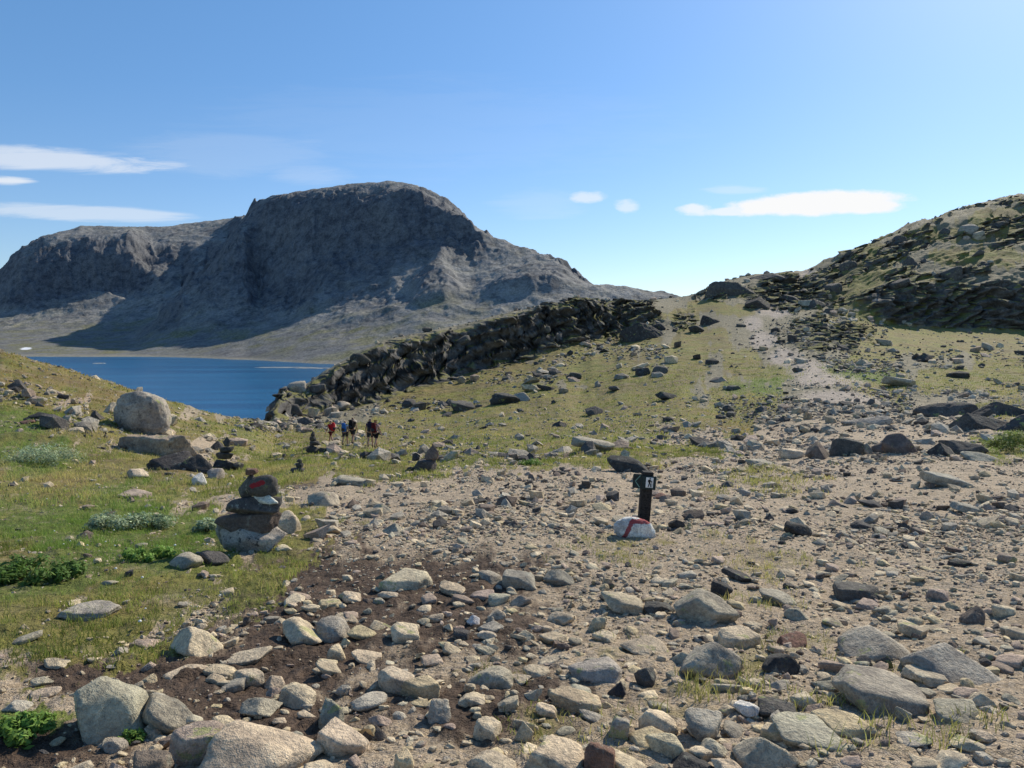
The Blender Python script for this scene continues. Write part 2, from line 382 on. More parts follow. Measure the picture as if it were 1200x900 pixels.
gcol = t.mix(t.math('MULTIPLY', a2[1], .8), gcol, t.mix(t.rng(nm, .3, .7), (.09, .14, .025), (.20, .24, .05)))
gcol = t.mix(t.math('MULTIPLY', t.rng(nf, .45, .65), .5), gcol, t.mix(.5, gcol, (.05, .05, .012)))
ge = t.math('ADD', a1[0], t.math('MULTIPLY', t.math('SUBTRACT', nm, .5), .9))
ge2 = t.math('MULTIPLY', t.rng(ge, .35, .62), t.rng(t.noise(p, .9, 6, .7), .30, .5, .35, 1))
c = t.mix(ge2, c, gcol)
c = t.mix(t.math('MULTIPLY', a2[2], t.rng(nm, .4, .65)), c, (.19, .085, .04))
c = t.mix(t.math('MULTIPLY', a1[2], .9), c, t.mix(t.rng(nm, .3, .7), (.35, .29, .235), (.50, .42, .35)))
rk = t.mix(t.rng(t.noise(p, .5, 8, .72), .32, .68), (.058, .054, .052), (.17, .158, .145))
rk = t.mix(t.rng(t.noise(p, 1.5, 6, .7), .5, .7), rk, (.20, .19, .175))
geo = t.n('ShaderNodeNewGeometry'); sx = t.n('ShaderNodeSeparateXYZ'); t.l(geo.outputs['Normal'], sx.inputs[0])
flat = t.rng(sx.outputs[2], .58, .80)
rk = t.mix(t.math('MULTIPLY', t.math('MULTIPLY', flat, t.rng(t.noise(p, .25, 6, .65), .40, .54)), .85), rk, t.mix(t.rng(nm, .3, .7), (.15, .15, .03), (.27, .24, .065)))
c = t.mix(t.rng(t.math('ADD', a2[0], t.math('MULTIPLY', t.math('SUBTRACT', nb, .5), .8)), .35, .65), c, rk)
c = t.mix(1, c, t.mix(t.rng(nff, .3, .7), (.82, .82, .82), (1.16, 1.16, 1.16)), 'MULTIPLY')
t.base(c)
hgt = t.math('ADD', t.math('MULTIPLY', nm, 1.5), t.math('ADD', t.math('MULTIPLY', nf, .8), t.math('MULTIPLY', nff, .3)))
b1 = t.bump(hgt, .9, .05)
t.bump(t.noise(p, .7, 8, .7), .7, .6, b1)
M['ground'] = t.m
g = link('ground', mesh_np('ground', np.stack([Xm, Ym, Zn], -1).reshape(-1, 3), F4, True, {'zone': c1, 'zone_b': c2, 'zone_c': c3}, M['ground']))
tag(g, kind='structure')

# ------------------------------------------------------------------ far mountain and lake
mt_def = {
 -900: P(2000,418, 2700,404, 3500,392, 4600,385, 5200,388),
 -350: P(1900,418, 2600,403, 3400,385, 4300,372, 5000,376),
 -80: P(1850,418,2300,405,2900,390,3200,380,3400,366,3600,354,3750,350,4300,356),
 0: P(1850,418,2300,402,2900,382,3200,364,3400,336,3600,324,3750,322,4300,330),
 30: P(1840,418, 2350,400, 2950,378, 3250,358, 3390,308, 3600,294, 3750,292, 4400,300),
 60: P(1830,418, 2400,398, 3000,374, 3300,350, 3430,296, 3620,277, 3750,275, 4400,283),
 100: P(1800,419, 2450,397, 3050,369, 3350,344, 3490,292, 3700,270, 3850,266, 4500,270),
 150: P(1780,420, 2450,396, 3080,364, 3400,338, 3545,290, 3800,268, 4000,265, 4600,270),
 185: P(1770,421, 2080,402, 2330,388, 2480,378, 2620,378, 3000,364, 3500,320, 3850,281, 4150,265, 4750,270),
 215: P(1740,421, 2050,400, 2330,370, 2500,347, 2620,347, 3100,345, 3500,318, 3900,278, 4230,263, 4850,269),
 245: P(1680,422, 2030,399, 2320,366, 2520,332, 2640,316, 2740,316, 3300,314, 3900,276, 4300,258, 4900,265),
 270: P(1630,422, 1990,398, 2310,364, 2530,326, 2660,292, 2780,285, 2900,286, 3900,272, 4330,256, 4900,264),
 288: P(1600,423, 1960,398, 2300,363, 2530,324, 2690,276, 2840,262, 2980,263, 4350,254, 4900,262),
 305: P(1560,424,1900,398,2300,366,2560,335,2700,298,2800,262,2900,246,3100,236,3700,262),
 335: P(1480,426, 1800,399, 2200,367, 2500,326, 2680,282, 2780,244, 2850,233, 2980,227, 3500,250),
 370: P(1400,428, 1700,401, 2080,365, 2380,324, 2580,280, 2690,240, 2760,227, 2920,218, 3400,238),
 410: P(1350,430, 1600,403, 1980,362, 2300,321, 2510,279, 2620,238, 2700,223, 2860,212, 3400,233),
 460: P(1300,431, 1550,403, 1900,358, 2200,317, 2440,276, 2550,236, 2640,219, 2800,208, 3300,232),
 490: P(1280,432, 1520,402, 1870,357, 2170,316, 2420,275, 2530,239, 2620,222, 2780,211, 3300,235),
 520: P(1250,433, 1500,401, 1850,356, 2150,315, 2400,278, 2500,250, 2590,236, 2750,227, 3200,252),
 550: P(1230,434,1480,402,1820,356,2130,320,2380,288,2450,266,2530,259,2620,253,3100,275),
 580: P(1200,435,1450,402,1800,354,2090,318,2280,296,2370,284,2420,279,2450,277,3000,300),
 620: P(1180,436,1430,402,1760,354,2020,320,2170,303,2250,294,2290,290,2320,287,2800,305),
 650: P(1150,438,1400,402,1700,354,1950,326,2090,312,2150,307,2180,304,2200,302,2700,325),
 705: P(1120,440, 1400,395, 1700,358, 1950,332, 2500,350),
 790: P(1100,440, 1400,395, 1700,362, 1900,346, 2500,360),
 900: P(1100,442, 1500,395, 1900,362, 2500,375),
 1300: P(1100,445, 1600,400, 2000,380, 2600,390),
 1800: P(1100,445, 1600,400, 2000,380, 2600,390),
}
NRm = 620
tm = np.linspace(math.log(1000), math.log(5200), NRm)
Sm = np.concatenate([np.linspace(-1.6, -.69, 40)[:-1], np.linspace(-.69, .30, 1000), np.linspace(.30, 1.3, 40)[1:]])
def pull(px, pts):                   # the slopes rise steeply straight from the shore
    Y0 = pts[0][1]; f = .89 if px > 260 else .9
    return [(k_, Y0 + (Y_ - Y0) * f, v_) for k_, Y_, v_ in pts]
mt_def = densify({px: pull(px, q_) for px, q_ in mt_def.items()}, 8)
cs, cz = [], []
for px in sorted(mt_def):
    pts = zc(px, mt_def[px]); Y0, z0 = pts[0]
    pts = [(1000 if Y0 > 1010 else 990, LK - 25 - (Y0 - 1000) * .02)] + pts
    if pts[-1][0] < 5100: pts.append((5200, pts[-1][1] - (5200 - pts[-1][0]) * .12))
    cs.append((px - 600) / FPX); cz.append(pchip(np.log([q[0] for q in pts]), [q[1] for q in pts], tm))
Zm = pchip(np.array(cs), np.array(cz), Sm)
MS, MY = np.meshgrid(Sm, np.exp(tm), indexing='ij'); MX = MS * MY
up = smooth(0, 140, Zm - LK)
rel = Zm - LK
gym = np.gradient(Zm, axis=1) / np.gradient(MY, axis=1); gxm = np.gradient(Zm, axis=0) / np.gradient(MX, axis=0)
slm = np.hypot(gxm, gym)
cl = smooth(.38, .75, slm)
wx = MX + 60 * fbm(MX / 240, MY / 240, oct=3, seed=51); wy = MY + 60 * fbm(MX / 240, MY / 240, oct=3, seed=52)
spur = smooth(.35, .75, ridged(wx / 420 + .0006 * rel, wy / 700, 3, 62, .5)) * (1 - smooth(330, 500, rel))
nz = 30 * (ridged(wx / 330, wy / 330, 6, 61, .5) - .35) * (.55 + .7 * cl) + 22 * (spur - .3) * (1 - .5 * cl) + 7 * (ridged(wx / 90, wy / 110, 5, 64, .5) - .3) * (.6 + 1.2 * cl + .6 * spur)
nz += 4. * fbm(MX / 28, MY / 34, oct=4, seed=66, gain=.55)
f1, f2, hh = worley(wx / 60, wy / 75, 24)
nz += cl * (1 - .7 * smooth(400, 540, rel)) * (hh - .5) * 22 * smooth(0, .2, f2 - f1)
g1, g2, hg = worley(wx / 24, wy / 30, 25)
nz += (.15 + cl + .5 * spur) * (hg - .5) * 6.5 * smooth(0, .2, g2 - g1)
Zm2 = Zm + up * nz
Im = np.arange(len(Sm) * NRm).reshape(len(Sm), NRm)
Fm = np.stack([Im[:-1,:-1], Im[1:,:-1], Im[1:,1:], Im[:-1,1:]], -1).reshape(-1, 4)
low = 1 - smooth(15, 190, rel * 1.15 + 90 * fbm(MX / 130, MY / 130, oct=5, seed=71, gain=.6))
shore = 1 - smooth(2, 5, rel)
low *= 1 - .6 * spur; mpx, mpy = proj(MX, MY, Zm2); snow = smooth(1.25, .8, np.hypot((mpx - 30 - (409 - mpy) * 1.2) / 6, (mpy - 408.5) / 1.5) + .5 * fbm(MX / 18, MY / 18, oct=3, seed=88)) * (MY < 3000)
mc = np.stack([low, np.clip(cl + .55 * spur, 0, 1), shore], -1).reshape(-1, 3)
t = NT('mountain_rock'); p = t.pos(); z = t.sep(t.attr('zone'))
n1 = t.noise(p, .006, 8, .68); n2 = t.noise(p, .035, 7, .7); n3 = t.noise(p, .16, 5, .7)
c = t.mix(t.rng(n1, .35, .65), (.13, .130, .130), (.285, .282, .26))
c = t.mix(t.rng(n2, .42, .66), c, t.mix(.6, c, (.31, .305, .30)))
c = t.mix(t.math('MULTIPLY', t.rng(n2, .48, .36), .55), c, (.055, .058, .07))
c = t.mix(t.math('MULTIPLY', z[1], .75), c, t.mix(t.rng(n2, .35, .65), (.052, .057, .074), (.13, .134, .148)))  # dark rock spurs; steep faces also carry shade and blue haze in their colour
c = t.mix(t.math('MULTIPLY', z[0], .45), c, (.165, .162, .14))
gm = t.math('MULTIPLY', t.math('ADD', t.math('MULTIPLY', z[0], .85), .12), t.rng(t.noise(t.scale(p, (1, 1, .5)), .012, 7, .68), .44, .6))
gm = t.math('MULTIPLY', gm, t.math('SUBTRACT', 1, t.math('MULTIPLY', z[1], .8)))
c = t.mix(gm, c, t.mix(t.rng(n3, .3, .7), (.12, .125, .062), (.22, .205, .105)))
c = t.mix(t.math('MULTIPLY', z[2], .8), c, (.26, .245, .20))
c = t.mix(1, c, t.mix(t.rng(n3, .3, .7), (.68, .68, .69), (1.25, 1.25, 1.25)), 'MULTIPLY')
t.base(t.mix(t.sep(t.attr('snow'))[0], c, (.85, .86, .88)))
b1 = t.bump(t.math('ADD', n2, t.math('MULTIPLY', n3, .5)), .7, 6)
M['mountain'] = t.m
m = link('mountain', mesh_np('mountain', np.stack([MX, MY, Zm2], -1).reshape(-1, 3), Fm, True, {'zone': mc, 'snow': np.repeat(snow.reshape(-1, 1), 3, 1)}, M['mountain'])); tag(m, kind='structure')

t = NT('lake_surface'); p = t.pos()
t.base(t.mix(t.rng(t.noise(t.scale(p, (.003, .02, 1)), 1, 6), .35, .65), (.010, .085, .21), (.018, .15, .31)))
t.b.inputs['Roughness'].default_value = .22; t.b.inputs['Specular IOR Level'].default_value = .22
t.bump(t.noise(t.scale(p, (.25, .5, 1)), 1, 4, .6), .35, .8)
wv = np.array([(-4200, 120, LK), (2200, 120, LK), (2200, 4000, LK), (-4200, 4000, LK)], float)
w = link('water', mesh_np('water', wv, np.array([[0, 1, 2, 3]]), False, None, t.m)); tag(w, kind='structure')

for bx0, by0, bl, bw in ((335, 430.3, 42, 9), (372, 431.2, 30, 8), (116, 425.5, 9, 8)):
    r_, dy_, dz_ = ray(bx0, by0); yb = (LK + .8 - CAMZ) / (dz_ / dy_); xb = r_ / dy_ * yb; n_ = 28; L_ = bl / FPX * yb / 1.3
    an = np.arange(n_) * 6.2832 / n_; jig = 1 + .3 * np.sin(an * 3 + bx0) * np.cos(an * 5)
    vb = [(xb + math.cos(q_) * L_ * j_, yb + math.sin(q_) * bw * j_, LK - .3) for q_, j_ in zip(an, jig)] + [(xb + math.cos(q_) * L_ * .7 * j_, yb + math.sin(q_) * bw * .6 * j_, LK + 1.0) for q_, j_ in zip(an, jig)]
    fb = [(i, (i + 1) % n_, n_ + (i + 1) % n_, n_ + i) for i in range(n_)] + [tuple(range(n_, 2 * n_))]
    tag(link('shore', mesh_np('shore', np.array(vb), fb, False, None, simple('pale_shore_gravel', (.36, .35, .32), .9, .2, .2, .5))), kind='structure')
# ------------------------------------------------------------------ sky with thin clouds
wd = bpy.data.worlds.new('World'); scene.world = wd; wd.use_nodes = True
nt = wd.node_tree; nt.nodes.clear()
class WT(NT):
    def __init__(s): s.t = nt
t = WT()
sky = t.n('ShaderNodeTexSky', sky_type='NISHITA'); sky.sun_disc = False; sky.sun_elevation = SUN_EL; sky.sun_rotation = SUN_AZ
sky.altitude = 1400; sky.air_density = 1.0; sky.dust_density = .6; sky.ozone_density = 2.2
gc = t.n('ShaderNodeTexCoord').outputs['Generated']
sx = t.n('ShaderNodeSeparateXYZ'); t.l(gc, sx.inputs[0])
yc = t.math('MAXIMUM', sx.outputs[1], .05)
az = t.math('DIVIDE', sx.outputs[0], yc); el = t.math('DIVIDE', sx.outputs[2], yc)
cmb = t.n('ShaderNodeCombineXYZ'); t.l(az, cmb.inputs[0]); t.l(el, cmb.inputs[1]); q = cmb.outputs[0]
str1 = t.noise(t.scale(q, (7, 60, 1)), 1, 7, .68, .6); str2 = t.noise(t.scale(q, (22, 45, 1)), 1, 6, .65)
cm = None
def sky_ae(px, py):
    r, dy, dz = ray(px, py); return float(r / dy), float(dz / dy)
for (cx, cy, rx, ry, tilt, k, soft) in [(60,187,160,15,-.05,.55,1), (10,211,36,6,0,.7,1), (90,250,150,11,-.04,.42,1), (955,238,112,15,.06,1.0,2), (815,245,22,7,0,.75,0), (860,222,40,6,0,.25,1), (690,231,22,8,0,.55,0), (735,241,18,9,0,.5,0),
                          (270,180,140,30,0,.10,1), (365,205,60,14,0,.14,1), (630,240,60,20,0,.1,1), (500,150,300,60,0,.04,1), (880,246,80,6,.06,.75,2), (1000,241,62,11,0,1.0,2)]:
    a0, e0 = sky_ae(cx, cy)
    da = t.math('SUBTRACT', az, a0); de = t.math('SUBTRACT', el, e0)
    de = t.math('SUBTRACT', de, t.math('MULTIPLY', da, tilt))
    d = t.math('ADD', t.math('POWER', t.math('DIVIDE', da, rx / FPX), 2), t.math('POWER', t.math('DIVIDE', de, ry / FPX), 2))
    d = t.math('ADD', d, t.math('MULTIPLY', t.math('SUBTRACT', str1 if soft == 1 else str2, .5), 1.5 if soft == 2 else 2.6))
    v = t.math('MULTIPLY', t.rng(d, 1.1, 0.05 if soft == 1 else (.45 if soft == 2 else .1)), k)
    cm = v if cm is None else t.math('MAXIMUM', cm, v)
hs = t.n('ShaderNodeHueSaturation'); t.l(sky.outputs[0], hs.inputs['Color']); t.l(t.rng(el, 0., .32, 1.1, 1.2, False), hs.inputs['Saturation']); hs.inputs['Value'].default_value = 1.0
fl = t.n('ShaderNodeMix', data_type='RGBA', blend_type='MULTIPLY'); fl.inputs[0].default_value = 1; t.l(hs.outputs[0], fl.inputs[6]); t.l(t.mix(t.rng(el, 0., .42, 0., 1., False), (.74, .79, .90), (1.2, 1.18, 1.14)), fl.inputs[7])
skc = t.mix(cm, fl.outputs[2], (7.1, 7.15, 7.2))
bg = t.n('ShaderNodeBackground'); t.l(skc, bg.inputs[0]); bg.inputs[1].default_value = .135
wo = t.n('ShaderNodeOutputWorld'); t.l(bg.outputs[0], wo.inputs[0])
# ------------------------------------------------------------------ stone shapes: rounded polytopes with worn, chipped faces
_ico = {}
def ico(n):
    if n not in _ico:
        import bmesh
        bm = bmesh.new(); bmesh.ops.create_icosphere(bm, subdivisions=n, radius=1)
        bm.verts.ensure_lookup_table()
        _ico[n] = (np.array([v.co[:] for v in bm.verts]), np.array([[v.index for v in f.verts] for f in bm.faces])); bm.free()
    return _ico[n]
def stone(kind, seed, sub=3, rough=1.0):
    """unit stone (about -1..1); kinds r rounded, a angular, s slab, w wedge, b block, j jagged"""
    r = np.random.default_rng(seed); D, F = ico(sub); n = {'r': 12, 'a': 9, 's': 8, 'w': 7, 'b': 6, 'j': 12, 'o': 30}[kind]
    N = r.normal(size=(n, 3)); h = r.uniform(.72, 1.0, n)
    extra = [((0, 0, -1), .8)]
    if kind == 's': N[:, 2] *= .35; extra += [((r.normal() * .08, r.normal() * .08, 1), .62), ((r.normal() * .3, r.normal() * .3, 1), .75)]
    if kind == 'b': 
        a = r.uniform(-.35, .35)
        extra += [((math.cos(a + k * math.pi / 2), math.sin(a + k * math.pi / 2), r.normal() * .15), r.uniform(.68, .85)) for k in range(4)] + [((r.normal() * .12, r.normal() * .12, 1), .7)]
        h = r.uniform(.9, 1.15, n)
    if kind == 'w':
        a0 = r.uniform(0, 6.28)
        extra += [((math.cos(a0 + k * 2.09 + r.normal() * .25), math.sin(a0 + k * 2.09 + r.normal() * .25), r.uniform(.45, .9)), r.uniform(.42, .6)) for k in range(3)]
    if kind == 'o': h = r.uniform(.88, 1., n)
    if kind == 'j': h = r.uniform(.5, 1.0, n)
    if kind in 'abwj' and sub >= 3:
        extra += [(tuple(r.normal(size=3)), r.uniform(.72, .88)) for _ in range(4)]
    N = np.concatenate([N, [e[0] for e in extra]]); h = np.concatenate([h, [e[1] for e in extra]])
    N /= np.linalg.norm(N, axis=1)[:, None]
    q = (D @ N.T) / h; k = {'o': 12, 'r': 16, 'a': 34, 's': 28, 'w': 42, 'b': 30, 'j': 48}[kind]
    rad = 1 / (np.log(np.exp(k * np.clip(q, 0, 3)).sum(1)) / k)
    rad = np.clip(rad, .3, 1.6)
    V = D * rad[:, None]
    if sub >= 3:
        o = seed * 1.37
        d = .05 * fbm(V[:,0]*2.2+o, V[:,1]*2.2, V[:,2]*2.2, 3, seed) + .045 * fbm(V[:,0]*6+o, V[:,1]*6, V[:,2]*6, 3, seed + 5)
        if kind in 'abswj':       # bedding ledges
            ax = r.normal(size=3); ax[2] += 1.2; ax /= np.linalg.norm(ax); b = V @ ax * r.uniform(5, 9) + fbm(V[:,0]*3, V[:,1]*3, V[:,2]*3, 2, seed) * .8
            d += .022 * (smooth(.2, .8, b % 1) - (b % 1))
        if kind == 'o': rough *= 1.9
        V = V * (1 + d * rough)[:, None]
    else:
        V = V * (1 + r.normal(size=len(V)) * .035)[:, None]
    if kind == 'o': V = np.sign(V) * np.abs(V) ** .78
    lo, hi = V.min(0), V.max(0)
    return ((V - (lo + hi) / 2) / ((hi - lo) / 2)), F
TINT = dict(p=(.68,.56,.39), g=(.46,.41,.33), d=(.13,.118,.108), y=(.65,.53,.33), r=(.24,.135,.10), w=(.80,.77,.70), v=(.48,.43,.32), m=(.50,.385,.30), k=(.082,.076,.072), q=(.185,.135,.11), b=(.23,.175,.14))
def tint(k, j=.07):
    c = np.array(TINT[k]) * (1 + random.uniform(-j, j)); return tuple(np.clip(c * (1 + np.array([random.uniform(-.03, .03) for _ in range(3)])), 0, .9)) + (1,)
placed = []           # x, y, radius of everything already lying on the ground
def lay_stone(px, py, w, h, kind, tn, label, name='stone', cat='stone', group=None, mat='rock', sub=4, dep=.95, sink=.3, tilt=None, rz=None, seed=None):
    """a stone whose visible base lies at picture point (px, py), w by h picture pixels large"""
    x, y, z = ground_at(px, min(py, 925)); W = w * y / FPX
    Dp = dep * W; a = math.atan2(CAMZ - z, y)
    Hh = max((h * y / FPX - Dp * math.sin(a) * .72) / math.cos(a), .33 * min(W, h * y / FPX * 1.4)) / (1 - sink) * .74
    y2 = y + Dp * .42; x2 = x * y2 / y if False else x
    seed = seed if seed is not None else int(px * 7 + py * 13)
    V, F = stone(kind, seed, sub)
    rr = random.uniform(-.35, .35) if rz is None else rz
    ca, sa = math.cos(rr), math.sin(rr)
    V = V * (W / 2, Dp / 2, Hh / 2)
    tl = random.uniform(-.24, .04) if tilt is None else tilt
    V = V @ np.array([[math.cos(tl), 0, -math.sin(tl)], [0, 1, 0], [math.sin(tl), 0, math.cos(tl)]]).T
    V = V @ np.array([[ca, -sa, 0], [sa, ca, 0], [0, 0, 1]]).T
    V[:, 0] *= W / max(np.ptp(V[:, 0]), 1e-6)
    V[:, 2] -= V[:, 2].min()
    me = mesh_np(name, V, F, True, None, M[mat])
    zb = min(z, float(H(x2, y2))); zb = float(np.median([float(H(x2 + dx * W * .3, y2 + dy * Dp * .3)) for dx in (-1, 0, 1) for dy in (-1, 0, 1)]))
    o = link(name, me, None, (x2, y2, zb - sink * Hh)); o.color = tint(tn)
    tag(o, label, cat, group); placed.append((x2, y2, max(W, Dp) / 2)); return o
